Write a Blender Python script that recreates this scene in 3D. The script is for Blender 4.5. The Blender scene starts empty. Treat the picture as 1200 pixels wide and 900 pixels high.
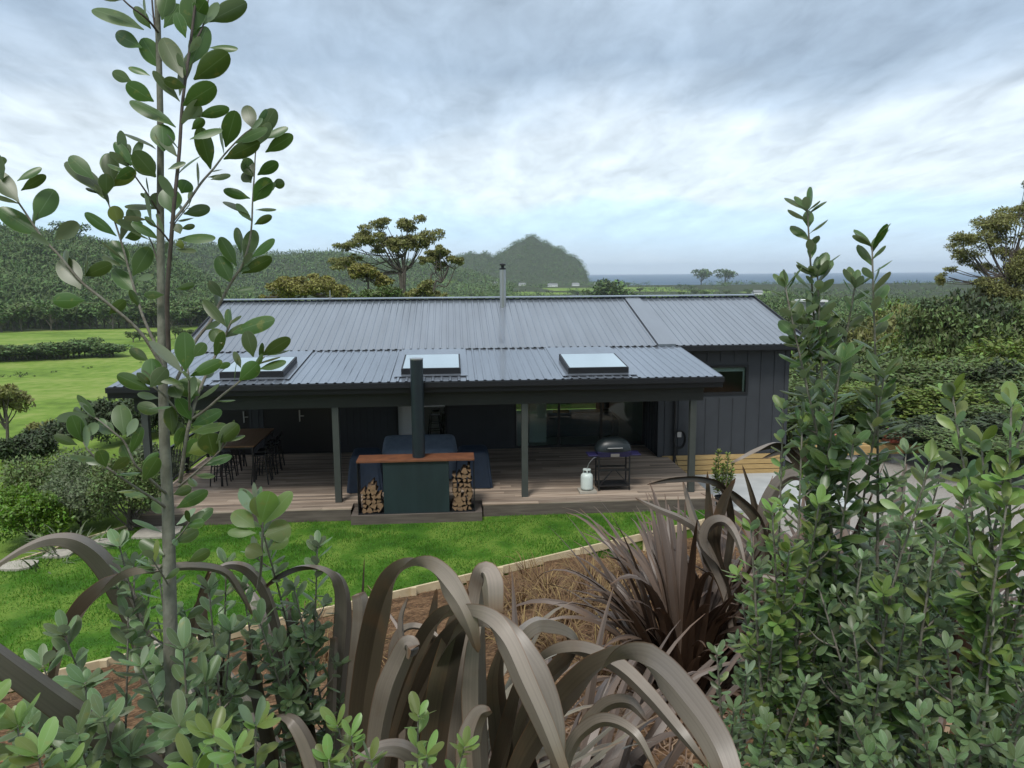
import bpy, math, random
import numpy as np
from mathutils import Vector, Matrix
random.seed(7); RNG = np.random.default_rng(11)
C = bpy.context.scene.collection
SC = bpy.context.scene
R = math.radians

# ------------------------------------------------------------------ camera
CAM_H = 5.3
YAW, PITCH, ROLL, FPX = -4.4, -8.2, 0.4, 900.0
def cam_axes():
    y, p, r = R(YAW), R(PITCH), R(ROLL)
    F = np.array([-math.sin(y)*math.cos(p), math.cos(y)*math.cos(p), math.sin(p)])
    R0 = np.array([math.cos(y), math.sin(y), 0.0]); U0 = np.cross(R0, F)
    return R0*math.cos(r)-U0*math.sin(r), U0*math.cos(r)+R0*math.sin(r), F
CR, CU, CF = cam_axes()
CO = np.array([0.0, 0.0, CAM_H])
cd = bpy.data.cameras.new('camera'); cam = bpy.data.objects.new('camera', cd); C.objects.link(cam)
cd.sensor_width = 36; cd.lens = 36*FPX/1200; cd.clip_start = 0.05; cd.clip_end = 60000
M = Matrix(((CR[0], CU[0], -CF[0], CO[0]), (CR[1], CU[1], -CF[1], CO[1]), (CR[2], CU[2], -CF[2], CO[2]), (0, 0, 0, 1)))
cam.matrix_world = M
SC.camera = cam

# ------------------------------------------------------------------ world, sun, exposure
SUN_EL, SUN_AZ = 58, 205       # azimuth of the light's source, clockwise from +Y
w = bpy.data.worlds.new('World'); SC.world = w; w.use_nodes = True
nt = w.node_tree; nt.nodes.clear()
def N(nt, t, **kw):
    n = nt.nodes.new(t)
    for k, v in kw.items():
        if k.startswith('i_'):
            n.inputs[int(k[2:]) if k[2:].isdigit() else k[2:]].default_value = v
        else: setattr(n, k, v)
    return n
def L(nt, a, b): nt.links.new(a, b)
def mth(nt, op, a, b=None, c=None, clamp=False):
    n = N(nt, 'ShaderNodeMath', operation=op); n.use_clamp = clamp
    for i, v in enumerate((a, b, c)):
        if v is None: continue
        if isinstance(v, (int, float)): n.inputs[i].default_value = v
        else: L(nt, v, n.inputs[i])
    return n.outputs[0]
def ramp(nt, fac, stops, interp='LINEAR'):
    n = N(nt, 'ShaderNodeValToRGB'); cr = n.color_ramp; cr.interpolation = interp
    while len(cr.elements) < len(stops): cr.elements.new(0.5)
    for e, (p, c) in zip(cr.elements, stops):
        e.position = p; e.color = (*c, 1) if len(c) == 3 else c
    L(nt, fac, n.inputs[0]); return n.outputs[0]
def build_world():
    tc = N(nt, 'ShaderNodeTexCoord'); sep = N(nt, 'ShaderNodeSeparateXYZ'); L(nt, tc.outputs['Generated'], sep.inputs[0])
    z = mth(nt, 'MAXIMUM', sep.outputs[2], 0.0)
    zz = mth(nt, 'ADD', z, 0.13)
    cx = mth(nt, 'DIVIDE', sep.outputs[0], zz); cy = mth(nt, 'DIVIDE', sep.outputs[1], zz)
    comb = N(nt, 'ShaderNodeCombineXYZ'); L(nt, cx, comb.inputs[0]); L(nt, cy, comb.inputs[1])
    def noise(scale, rot, sx, sy, detail, rough, dist=0.0, off=0):
        mp = N(nt, 'ShaderNodeMapping'); mp.inputs['Rotation'].default_value = (0, 0, R(rot)); mp.inputs['Scale'].default_value = (sx, sy, 1)
        mp.inputs['Location'].default_value = (off, off*.7, 0)
        L(nt, comb.outputs[0], mp.inputs[0])
        n = N(nt, 'ShaderNodeTexNoise'); n.inputs['Scale'].default_value = scale; n.inputs['Detail'].default_value = detail
        n.inputs['Roughness'].default_value = rough; n.inputs['Distortion'].default_value = dist
        L(nt, mp.outputs[0], n.inputs[0]); return n.outputs[0]
    nb = noise(0.7, -45, 1.6, 1, 5, .5, .3, 3)      # big banks
    nm = noise(1.5, -52, 2.6, .9, 6, .52, .5, 7)       # diagonal streaks
    nf = noise(5.0, -50, 1.8, 1.0, 6, .58, .6, 1)        # mottling
    wob = mth(nt, 'MULTIPLY', mth(nt, 'SUBTRACT', nb, 0.5), 0.20)
    e2 = mth(nt, 'ADD', z, mth(nt, 'MULTIPLY', wob, mth(nt, 'MULTIPLY', z, 6.0, clamp=True)))
    base = ramp(nt, mth(nt, 'MULTIPLY', e2, 1.0), [
        (0.0, (.56, .65, .74)), (0.022, (.46, .59, .73)), (0.05, (.46, .64, .81)), (0.078, (.50, .67, .80)), (0.095, (.60, .68, .74)),
        (0.15, (.57, .64, .70)), (0.19, (.40, .48, .57)), (0.24, (.29, .365, .455)), (0.33, (.33, .405, .49)), (0.6, (.52, .57, .61)), (1.0, (.62, .655, .68))])
    k = mth(nt, 'ADD', mth(nt, 'MULTIPLY', nm, 1.5), mth(nt, 'MULTIPLY', nf, 0.75))
    k = mth(nt, 'SUBTRACT', k, 0.125)                    # about 1 on average
    k = mth(nt, 'ADD', mth(nt, 'MULTIPLY', mth(nt, 'SUBTRACT', k, 1.0), .62), 1.0)
    # the clear strip low over the sea has almost no texture
    lo = N(nt, 'ShaderNodeMapRange'); lo.inputs[1].default_value = .02; lo.inputs[2].default_value = .11; L(nt, z, lo.inputs[0])
    k = mth(nt, 'ADD', mth(nt, 'MULTIPLY', mth(nt, 'SUBTRACT', k, 1.0), mth(nt, 'ADD', mth(nt, 'MULTIPLY', lo.outputs[0], .8), .2)), 1.0)
    k = mth(nt, 'MAXIMUM', k, 0.35)
    mul = N(nt, 'ShaderNodeVectorMath', operation='SCALE'); L(nt, base, mul.inputs[0]); L(nt, k, mul.inputs[3])
    cb = N(nt, 'ShaderNodeBackground'); L(nt, mul.outputs[0], cb.inputs[0]); cb.inputs[1].default_value = 0.94
    sky = N(nt, 'ShaderNodeTexSky'); sky.sky_type = 'NISHITA'; sky.sun_disc = False
    sky.sun_elevation = R(SUN_EL); sky.sun_rotation = R(SUN_AZ)
    sb = N(nt, 'ShaderNodeBackground'); L(nt, sky.outputs[0], sb.inputs[0]); sb.inputs[1].default_value = 0.1
    mx = N(nt, 'ShaderNodeMixShader'); mx.inputs[0].default_value = 0.86
    L(nt, sb.outputs[0], mx.inputs[1]); L(nt, cb.outputs[0], mx.inputs[2])
    out = N(nt, 'ShaderNodeOutputWorld'); L(nt, mx.outputs[0], out.inputs[0])
build_world()
sd = bpy.data.lights.new('sun', 'SUN'); sun = bpy.data.objects.new('sun', sd); C.objects.link(sun)
sd.energy = 1.5; sd.angle = R(14); sd.color = (1.0, .965, .91)
sdir = Vector((math.sin(R(SUN_AZ))*math.cos(R(SUN_EL)), math.cos(R(SUN_AZ))*math.cos(R(SUN_EL)), math.sin(R(SUN_EL))))
sun.rotation_euler = sdir.to_track_quat('Z', 'Y').to_euler(); sun.location = (0, 0, 60)
SC.view_settings.view_transform = 'Standard'; SC.view_settings.look = 'None'; SC.view_settings.exposure = 0.72; SC.view_settings.gamma = 1
SC.view_settings.use_curve_mapping = False
SC.render.engine = 'CYCLES'
SC.cycles.use_denoising = True; SC.cycles.max_bounces = 6; SC.cycles.diffuse_bounces = 3; SC.cycles.glossy_bounces = 3
SC.cycles.transparent_max_bounces = 12; SC.cycles.volume_bounces = 1; SC.cycles.caustics_reflective = False; SC.cycles.caustics_refractive = False

# ------------------------------------------------------------------ projection helpers (photo pixels of the 1200x900 picture to points in the place)
def ray(px, py): return CR*(px-600)/FPX - CU*(py-450)/FPX + CF
def onY(px, py, Y): d = ray(px, py); return CO + d*(Y/d[1])
def onZ(px, py, Z): d = ray(px, py); return CO + d*((Z-CAM_H)/d[2])
def at(px, py, depth): return CO + ray(px, py)*depth
def sm(t): t = np.clip(t, 0, 1); return t*t*(3-2*t)

# ------------------------------------------------------------------ materials
MATS = {}
def mat(name, col, rough=.7, metal=0.0, var=.0, scale=6.0, col2=None, bump=0.0, bscale=40.0, spec=.5, coords='Object', stretch=(1, 1, 1), island=0.0, detail=5, coat=0.0):
    m = bpy.data.materials.new(name); m.use_nodes = True; t = m.node_tree; b = t.nodes['Principled BSDF']
    b.inputs['Roughness'].default_value = rough; b.inputs['Metallic'].default_value = metal; b.inputs['Specular IOR Level'].default_value = spec
    b.inputs['Coat Weight'].default_value = coat
    tc = N(t, 'ShaderNodeTexCoord'); mp = N(t, 'ShaderNodeMapping'); mp.inputs['Scale'].default_value = stretch
    L(t, tc.outputs[coords], mp.inputs[0])
    if col2 is None: col2 = tuple(c*(1-var) for c in col)
    nz = N(t, 'ShaderNodeTexNoise'); nz.inputs['Scale'].default_value = scale; nz.inputs['Detail'].default_value = detail; L(t, mp.outputs[0], nz.inputs[0])
    fac = mth(t, 'MULTIPLY_ADD', nz.outputs[0], 2.2, -.6, clamp=True)
    mx = N(t, 'ShaderNodeMix', data_type='RGBA'); mx.inputs[6].default_value = (*col, 1); mx.inputs[7].default_value = (*col2, 1); L(t, fac, mx.inputs[0])
    c = mx.outputs[2]
    if island:
        g = N(t, 'ShaderNodeNewGeometry'); h = N(t, 'ShaderNodeHueSaturation')
        v = mth(t, 'MULTIPLY_ADD', g.outputs['Random Per Island'], island*2, 1-island); L(t, v, h.inputs['Value']); L(t, c, h.inputs['Color']); c = h.outputs[0]
    L(t, c, b.inputs['Base Color'])
    if bump:
        n2 = N(t, 'ShaderNodeTexNoise'); n2.inputs['Scale'].default_value = bscale; n2.inputs['Detail'].default_value = 4; L(t, mp.outputs[0], n2.inputs[0])
        bp = N(t, 'ShaderNodeBump'); bp.inputs['Strength'].default_value = bump; bp.inputs['Distance'].default_value = .02; L(t, n2.outputs[0], bp.inputs['Height']); L(t, bp.outputs[0], b.inputs['Normal'])
    MATS[name] = m; return m
def leaf_mat(name, top, under, rim=None, rough=.42, trans=.25, var=.35, spec=.5, hue=.03, vein=.5, sheen=0):
    """top, under: colour of the two faces; rim: pale margin and midrib; varied leaf by leaf"""
    m = bpy.data.materials.new(name); m.use_nodes = True; t = m.node_tree; b = t.nodes['Principled BSDF']
    b.inputs['Roughness'].default_value = rough; b.inputs['Specular IOR Level'].default_value = spec
    g = N(t, 'ShaderNodeNewGeometry'); mx = N(t, 'ShaderNodeMix', data_type='RGBA'); mx.inputs[6].default_value = (*top, 1); mx.inputs[7].default_value = (*under, 1)
    L(t, g.outputs['Backfacing'], mx.inputs[0]); c = mx.outputs[2]
    if rim:
        uv = N(t, 'ShaderNodeUVMap'); sp = N(t, 'ShaderNodeSeparateXYZ'); L(t, uv.outputs[0], sp.inputs[0])
        a = mth(t, 'ABSOLUTE', mth(t, 'SUBTRACT', sp.outputs[0], .5))
        edge = mth(t, 'MULTIPLY_ADD', a, 16, -7.2, clamp=True); mid = mth(t, 'MULTIPLY_ADD', a, -30, 1.0, clamp=True)
        f = mth(t, 'MAXIMUM', edge, mth(t, 'MULTIPLY', mid, vein))
        m2 = N(t, 'ShaderNodeMix', data_type='RGBA'); L(t, f, m2.inputs[0]); L(t, c, m2.inputs[6]); m2.inputs[7].default_value = (*rim, 1); c = m2.outputs[2]
    tc = N(t, 'ShaderNodeTexCoord'); nz = N(t, 'ShaderNodeTexNoise'); nz.inputs['Scale'].default_value = 2.2; L(t, tc.outputs['Object'], nz.inputs[0])
    if rim:
        bl = N(t, 'ShaderNodeTexNoise'); bl.inputs['Scale'].default_value = 60; bl.inputs['Detail'].default_value = 4; L(t, tc.outputs['Object'], bl.inputs[0])
        yl = mth(t, 'MULTIPLY', mth(t, 'MULTIPLY_ADD', bl.outputs[0], 8, -4.9, clamp=True), .55)
        old = mth(t, 'MULTIPLY', mth(t, 'GREATER_THAN', g.outputs['Random Per Island'], .99), .5)
        m4 = N(t, 'ShaderNodeMix', data_type='RGBA'); L(t, mth(t, 'MAXIMUM', yl, old), m4.inputs[0]); L(t, c, m4.inputs[6]); m4.inputs[7].default_value = (.20, .19, .05, 1); c = m4.outputs[2]
    h = N(t, 'ShaderNodeHueSaturation'); L(t, c, h.inputs['Color'])
    L(t, mth(t, 'ADD', mth(t, 'MULTIPLY_ADD', g.outputs['Random Per Island'], var*2, 1-var), mth(t, 'MULTIPLY_ADD', nz.outputs[0], .6, -.3)), h.inputs['Value'])
    L(t, mth(t, 'MULTIPLY_ADD', g.outputs['Random Per Island'], hue*2, .5-hue), h.inputs['Hue'])
    L(t, h.outputs[0], b.inputs['Base Color'])
    if trans:
        tr = N(t, 'ShaderNodeBsdfTranslucent'); hs = N(t, 'ShaderNodeHueSaturation'); hs.inputs['Value'].default_value = 1.5; hs.inputs['Hue'].default_value = .485; hs.inputs['Saturation'].default_value = 1.15
        L(t, h.outputs[0], hs.inputs['Color']); L(t, hs.outputs[0], tr.inputs[0])
        ms = N(t, 'ShaderNodeMixShader'); ms.inputs[0].default_value = trans; L(t, b.outputs[0], ms.inputs[1]); L(t, tr.outputs[0], ms.inputs[2])
        L(t, ms.outputs[0], t.nodes['Material Output'].inputs[0])
    MATS[name] = m; return m
def glass_mat(name, tint=(.9, .95, .95), refl=1.0, ior=1.5, rough=.0):
    m = bpy.data.materials.new(name); m.use_nodes = True; t = m.node_tree; t.nodes.clear()
    tr = N(t, 'ShaderNodeBsdfTransparent'); tr.inputs[0].default_value = (*tint, 1); gl = N(t, 'ShaderNodeBsdfGlossy'); gl.inputs['Roughness'].default_value = rough
    fr = N(t, 'ShaderNodeFresnel'); fr.inputs[0].default_value = ior; ms = N(t, 'ShaderNodeMixShader')
    L(t, mth(t, 'MULTIPLY', fr.outputs[0], refl, clamp=True), ms.inputs[0]); L(t, tr.outputs[0], ms.inputs[1]); L(t, gl.outputs[0], ms.inputs[2])
    o = N(t, 'ShaderNodeOutputMaterial'); L(t, ms.outputs[0], o.inputs[0]); MATS[name] = m; return m

mat('roof_steel', (.235, .268, .315), rough=.32, metal=.5, var=.28, scale=.9, stretch=(2.5, .35, .35), bump=.03, spec=.8, coat=.7)
mat('fascia', (.0065, .008, .011), rough=.5, var=.2)
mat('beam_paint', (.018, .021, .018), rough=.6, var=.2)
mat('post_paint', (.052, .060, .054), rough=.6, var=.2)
mat('cladding', (.036, .041, .048), rough=.62, var=.2, scale=3, bump=.05)
mat('black_frame', (.008, .009, .011), rough=.4)
mat('black_metal', (.012, .013, .015), rough=.45, var=.3)
mat('interior_wall', (.5, .5, .48), rough=.9, var=.05)
mat('interior_floor', (.5, .49, .46), rough=.5, var=.2)
mat('white_paint', (.75, .77, .76), rough=.5, var=.05)
mat('sofa_fabric', (.05, .085, .12), rough=.9, var=.3)
mat('cushion', (.35, .28, .16), rough=.9, var=.3)
mat('corten', (.20, .075, .03), rough=.7, var=.45, scale=4, bump=.1, col2=(.10, .035, .016))
mat('fire_steel', (.016, .032, .036), rough=.5, var=.35, scale=2.5, stretch=(2, 2, .4))
mat('flue_steel', (.012, .022, .028), rough=.42, var=.3)
mat('blue_cover', (.009, .022, .046), rough=.75, var=.35, scale=8, bump=.3, bscale=14)
mat('blue_cover_light', (.19, .24, .31), rough=.75, var=.25, scale=8, bump=.3, bscale=14)
mat('log_bark', (.13, .085, .05), rough=.9, var=.5, island=.3, scale=20)
mat('log_wood', (.25, .155, .085), rough=.85, var=.5, island=.5, scale=14, col2=(.12, .07, .035))
mat('deck_fascia', (.135, .112, .092), rough=.85, col2=(.07, .055, .045), scale=3, stretch=(.6, 3, 6))
mat('table_wood', (.21, .115, .055), rough=.55, var=.35, scale=10, stretch=(14, .8, 1))
mat('gas_white', (.62, .70, .66), rough=.4, var=.12)
mat('aluminium', (.45, .46, .47), rough=.35, metal=.8, var=.1)
mat('bbq_blue', (.02, .018, .075), rough=.5, var=.2)
mat('bbq_lid', (.012, .018, .02), rough=.4, var=.2)
mat('concrete', (.46, .48, .48), rough=.85, var=.18, scale=2, bump=.08, col2=(.36, .38, .385))
mat('gravel', (.36, .34, .31), rough=.95, col2=(.22, .2, .18), scale=40, bump=.4, bscale=120, detail=6)
mat('stone_paver', (.42, .39, .33), rough=.85, var=.25, scale=7, bump=.15)
mat('new_timber', (.50, .35, .15), rough=.75, var=.3, scale=5, stretch=(1, 5, 12), col2=(.36, .23, .09), bump=.1)
mat('edging_timber', (.62, .52, .34), rough=.8, var=.25, scale=6, col2=(.45, .36, .22), bump=.1)
mat('coral_sack', (.65, .20, .14), rough=.7, var=.3, scale=6)
mat('pale_tarp', (.5, .6, .7), rough=.6, var=.2, scale=4)
mat('concrete_block', (.36, .36, .36), rough=.9, var=.25, scale=6)
mat('bark', (.13, .115, .095), rough=.9, col2=(.06, .05, .04), scale=30, bump=.6, bscale=120, stretch=(1, 1, .35))
mat('karo_bark', (.19, .195, .155), rough=.8, col2=(.10, .098, .075), scale=45, bump=.2, bscale=160, stretch=(1, 1, .5))
mat('karo_twig', (.22, .215, .18), rough=.8, col2=(.12, .10, .08), scale=60, bump=.2, bscale=160)
mat('dark_twig', (.05, .035, .03), rough=.7, col2=(.10, .08, .07), scale=50)
mat('gum_bark', (.12, .105, .09), rough=.9, col2=(.05, .042, .036), scale=3)
mat('house_white', (.72, .73, .72), rough=.7)
mat('roof_grey', (.2, .21, .22), rough=.6)
mat('pot_black', (.02, .02, .022), rough=.6)
mat('rush', (.05, .075, .025), rough=.9, var=.4)
mat('mulch_chip', (.27, .135, .062), rough=.9, col2=(.085, .042, .022), scale=3, island=.5)
leaf_mat('karo_leaf', (.062, .112, .028), (.19, .245, .15), rim=(.20, .27, .14), rough=.36, trans=.22, var=.28, hue=.02, vein=.35)
leaf_mat('karo_grey', (.115, .172, .072), (.24, .295, .20), rim=(.26, .34, .24), rough=.42, trans=.2, var=.35, hue=.025, vein=.4)
leaf_mat('karo_light', (.15, .225, .055), (.22, .30, .19), rim=(.22, .31, .14), rough=.38, trans=.28, var=.35, hue=.03, vein=.4)
leaf_mat('gum_leaf', (.20, .205, .065), (.19, .195, .075), rough=.6, trans=.25, var=.5, hue=.02)
leaf_mat('wattle_leaf', (.21, .20, .048), (.19, .18, .055), rough=.6, trans=.15, var=.45, hue=.02)
leaf_mat('bush_leaf', (.10, .142, .038), (.10, .13, .045), rough=.6, trans=.15, var=.6, hue=.035)
leaf_mat('bush_bright', (.145, .20, .036), (.13, .175, .04), rough=.6, trans=.2, var=.5, hue=.03)
leaf_mat('bush_dark', (.048, .070, .028), (.055, .072, .032), rough=.65, trans=.1, var=.6, hue=.03)
leaf_mat('olive_leaf', (.105, .14, .062), (.15, .19, .11), rough=.55, trans=.15, var=.45, hue=.02)
leaf_mat('lime_leaf', (.11, .21, .016), (.11, .20, .03), rough=.5, trans=.25, var=.45, hue=.02)
leaf_mat('far_leaf', (.080, .128, .034), (.080, .128, .034), rough=.8, trans=.0, var=.5, hue=.03)
leaf_mat('tussock', (.17, .098, .048), (.18, .11, .05), rough=.8, trans=.1, var=.6, hue=.03)
leaf_mat('dead_flax', (.24, .155, .095), (.20, .13, .085), rough=.7, trans=.1, var=.4, hue=.01)
leaf_mat('grass_blade', (.070, .185, .012), (.070, .185, .012), rough=.7, trans=.25, var=.35, hue=.02)
leaf_mat('green_flax', (.13, .16, .085), (.15, .18, .10), rough=.5, trans=.1, var=.4, hue=.02)
def flax_mat(name, a, b, under, rough=.36):
    """bronze New Zealand flax: two faces, fine length-wise streaks"""
    m = bpy.data.materials.new(name); m.use_nodes = True; t = m.node_tree; p = t.nodes['Principled BSDF']
    p.inputs['Roughness'].default_value = rough; p.inputs['Specular IOR Level'].default_value = .55
    uv = N(t, 'ShaderNodeUVMap'); mp = N(t, 'ShaderNodeMapping'); mp.inputs['Scale'].default_value = (17, .35, 1); L(t, uv.outputs[0], mp.inputs[0])
    g = N(t, 'ShaderNodeNewGeometry')
    off = N(t, 'ShaderNodeCombineXYZ'); L(t, mth(t, 'MULTIPLY', g.outputs['Random Per Island'], 40), off.inputs[2]); L(t, off.outputs[0], mp.inputs['Location'])
    nz = N(t, 'ShaderNodeTexNoise'); nz.inputs['Scale'].default_value = 1.0; nz.inputs['Detail'].default_value = 4; L(t, mp.outputs[0], nz.inputs[0])
    mx = N(t, 'ShaderNodeMix', data_type='RGBA'); mx.inputs[6].default_value = (*a, 1); mx.inputs[7].default_value = (*b, 1)
    L(t, mth(t, 'MULTIPLY_ADD', nz.outputs[0], 1.8, -.4, clamp=True), mx.inputs[0])
    m2 = N(t, 'ShaderNodeMix', data_type='RGBA'); L(t, g.outputs['Backfacing'], m2.inputs[0]); L(t, mx.outputs[2], m2.inputs[6])
    mu = N(t, 'ShaderNodeMix', data_type='RGBA'); mu.inputs[6].default_value = (*under, 1); mu.inputs[7].default_value = (*tuple(c*.78 for c in under), 1)
    L(t, mth(t, 'MULTIPLY_ADD', nz.outputs[0], 2.6, -.8, clamp=True), mu.inputs[0]); L(t, mu.outputs[2], m2.inputs[7])
    sp = N(t, 'ShaderNodeSeparateXYZ'); L(t, uv.outputs[0], sp.inputs[0]); ed = mth(t, 'MULTIPLY_ADD', mth(t, 'ABSOLUTE', mth(t, 'SUBTRACT', sp.outputs[0], .5)), 40, -18.6, clamp=True)
    tcn = N(t, 'ShaderNodeTexCoord'); bl = N(t, 'ShaderNodeTexNoise'); bl.inputs['Scale'].default_value = 9; bl.inputs['Detail'].default_value = 5; L(t, tcn.outputs['Object'], bl.inputs[0])
    blot = mth(t, 'MULTIPLY', mth(t, 'MULTIPLY_ADD', bl.outputs[0], 5, -2.9, clamp=True), .6)
    tip = mth(t, 'MULTIPLY_ADD', sp.outputs[1], 12, -10.9, clamp=True)
    mk = mth(t, 'MAXIMUM', mth(t, 'MULTIPLY', ed, .8), mth(t, 'MAXIMUM', blot, mth(t, 'MULTIPLY', tip, .8)))
    m3 = N(t, 'ShaderNodeMix', data_type='RGBA'); L(t, mk, m3.inputs[0]); L(t, m2.outputs[2], m3.inputs[6]); m3.inputs[7].default_value = (.13, .07, .035, 1)
    h = N(t, 'ShaderNodeHueSaturation'); L(t, m3.outputs[2], h.inputs['Color']); L(t, mth(t, 'MULTIPLY_ADD', g.outputs['Random Per Island'], .7, .65), h.inputs['Value'])
    L(t, h.outputs[0], p.inputs['Base Color'])
    bp = N(t, 'ShaderNodeBump'); bp.inputs['Strength'].default_value = .12; bp.inputs['Distance'].default_value = .002; L(t, nz.outputs[0], bp.inputs['Height']); L(t, bp.outputs[0], p.inputs['Normal'])
    tr = N(t, 'ShaderNodeBsdfTranslucent'); L(t, h.outputs[0], tr.inputs[0]); ms = N(t, 'ShaderNodeMixShader'); ms.inputs[0].default_value = .08
    L(t, p.outputs[0], ms.inputs[1]); L(t, tr.outputs[0], ms.inputs[2]); L(t, ms.outputs[0], t.nodes['Material Output'].inputs[0])
    MATS[name] = m
flax_mat('flax_bronze', (.085, .068, .045), (.05, .038, .026), (.225, .19, .155), .42)
flax_mat('flax_olive', (.105, .085, .045), (.06, .045, .026), (.17, .15, .11))
flax_mat('flax_brown', (.085, .050, .030), (.045, .026, .018), (.125, .088, .066), .45)
glass_mat('dimmed_glass', (.30, .33, .33), 1.2)  # darkened colour dims the bright view through the rear openings
glass_mat('window_glass', (.80, .88, .86), 1.2)
mat('roof_glass', (.42, .53, .57), rough=.06, spec=1.0, coat=1.0, var=.12, scale=.7)

def plank_mat():
    """weathered deck boards running along X: each board its own tone"""
    m = bpy.data.materials.new('deck_wood'); m.use_nodes = True; t = m.node_tree; b = t.nodes['Principled BSDF']; b.inputs['Roughness'].default_value = .75
    tc = N(t, 'ShaderNodeTexCoord'); g = N(t, 'ShaderNodeNewGeometry')
    mp = N(t, 'ShaderNodeMapping'); mp.inputs['Scale'].default_value = (.6, 14, 6); L(t, tc.outputs['Object'], mp.inputs[0])
    nz = N(t, 'ShaderNodeTexNoise'); nz.inputs['Scale'].default_value = 1.6; nz.inputs['Detail'].default_value = 6; L(t, mp.outputs[0], nz.inputs[0])
    n2 = N(t, 'ShaderNodeTexNoise'); n2.inputs['Scale'].default_value = .55; L(t, tc.outputs['Object'], n2.inputs[0])
    a = ramp(t, nz.outputs[0], [(.3, (.16, .112, .08)), (.52, (.30, .235, .18)), (.72, (.42, .35, .28))])
    h = N(t, 'ShaderNodeHueSaturation'); L(t, a, h.inputs['Color'])
    L(t, mth(t, 'ADD', mth(t, 'MULTIPLY_ADD', g.outputs['Random Per Island'], .75, .45), mth(t, 'MULTIPLY', n2.outputs[0], .4)), h.inputs['Value'])
    L(t, h.outputs[0], b.inputs['Base Color'])
    bp = N(t, 'ShaderNodeBump'); bp.inputs['Strength'].default_value = .2; bp.inputs['Distance'].default_value = .01; L(t, nz.outputs[0], bp.inputs['Height']); L(t, bp.outputs[0], b.inputs['Normal'])
    MATS['deck_wood'] = m
plank_mat()

# ------------------------------------------------------------------ object helpers
def tag(o, label=None, cat=None, group=None, kind=None):
    if label: o['label'] = label
    if cat: o['category'] = cat
    if group: o['group'] = group
    if kind: o['kind'] = kind
    return o
def thing(name, label, cat, loc=(0, 0, 0), group=None):
    o = bpy.data.objects.new(name, None); C.objects.link(o); o.location = loc; o.empty_display_size = .1
    return tag(o, label, cat, group)
def wloc(o):
    v = Vector((0, 0, 0))
    while o is not None: v += o.location; o = o.parent
    return v
def copy_tree(o, parent=None):
    c = o.copy(); C.objects.link(c)
    if parent: c.parent = parent
    for ch in list(o.children): copy_tree(ch, c)
    return c
def link_mesh(me, name, m, parent=None, loc=None, smooth=False):
    """vertices are in place coordinates; the object's origin goes to the parent's or to loc"""
    o = bpy.data.objects.new(name, me); C.objects.link(o)
    org = wloc(parent) if parent else Vector(loc if loc is not None else (0, 0, 0))
    if org.length > 0: me.transform(Matrix.Translation(-org))
    if parent: o.parent = parent
    else: o.location = org
    for mm in (m if isinstance(m, (list, tuple)) else [m]): me.materials.append(MATS[mm] if isinstance(mm, str) else mm)
    if smooth: me.polygons.foreach_set('use_smooth', [True]*len(me.polygons))
    return o
def np_mesh(name, V, F, UV=None):
    """V (n,3); F (m,k) with k 3 or 4; UV (m*k,2)"""
    me = bpy.data.meshes.new(name); V = np.asarray(V, np.float32); F = np.asarray(F, np.int32); k = F.shape[1]
    me.vertices.add(len(V)); me.vertices.foreach_set('co', V.ravel()); me.loops.add(F.size); me.loops.foreach_set('vertex_index', F.ravel())
    me.polygons.add(len(F)); me.polygons.foreach_set('loop_start', np.arange(0, F.size, k, dtype=np.int32)); me.polygons.foreach_set('loop_total', np.full(len(F), k, np.int32))
    if UV is not None:
        l = me.uv_layers.new(name='UVMap'); l.data.foreach_set('uv', np.asarray(UV, np.float32).ravel())
    me.update(calc_edges=True); return me
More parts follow.
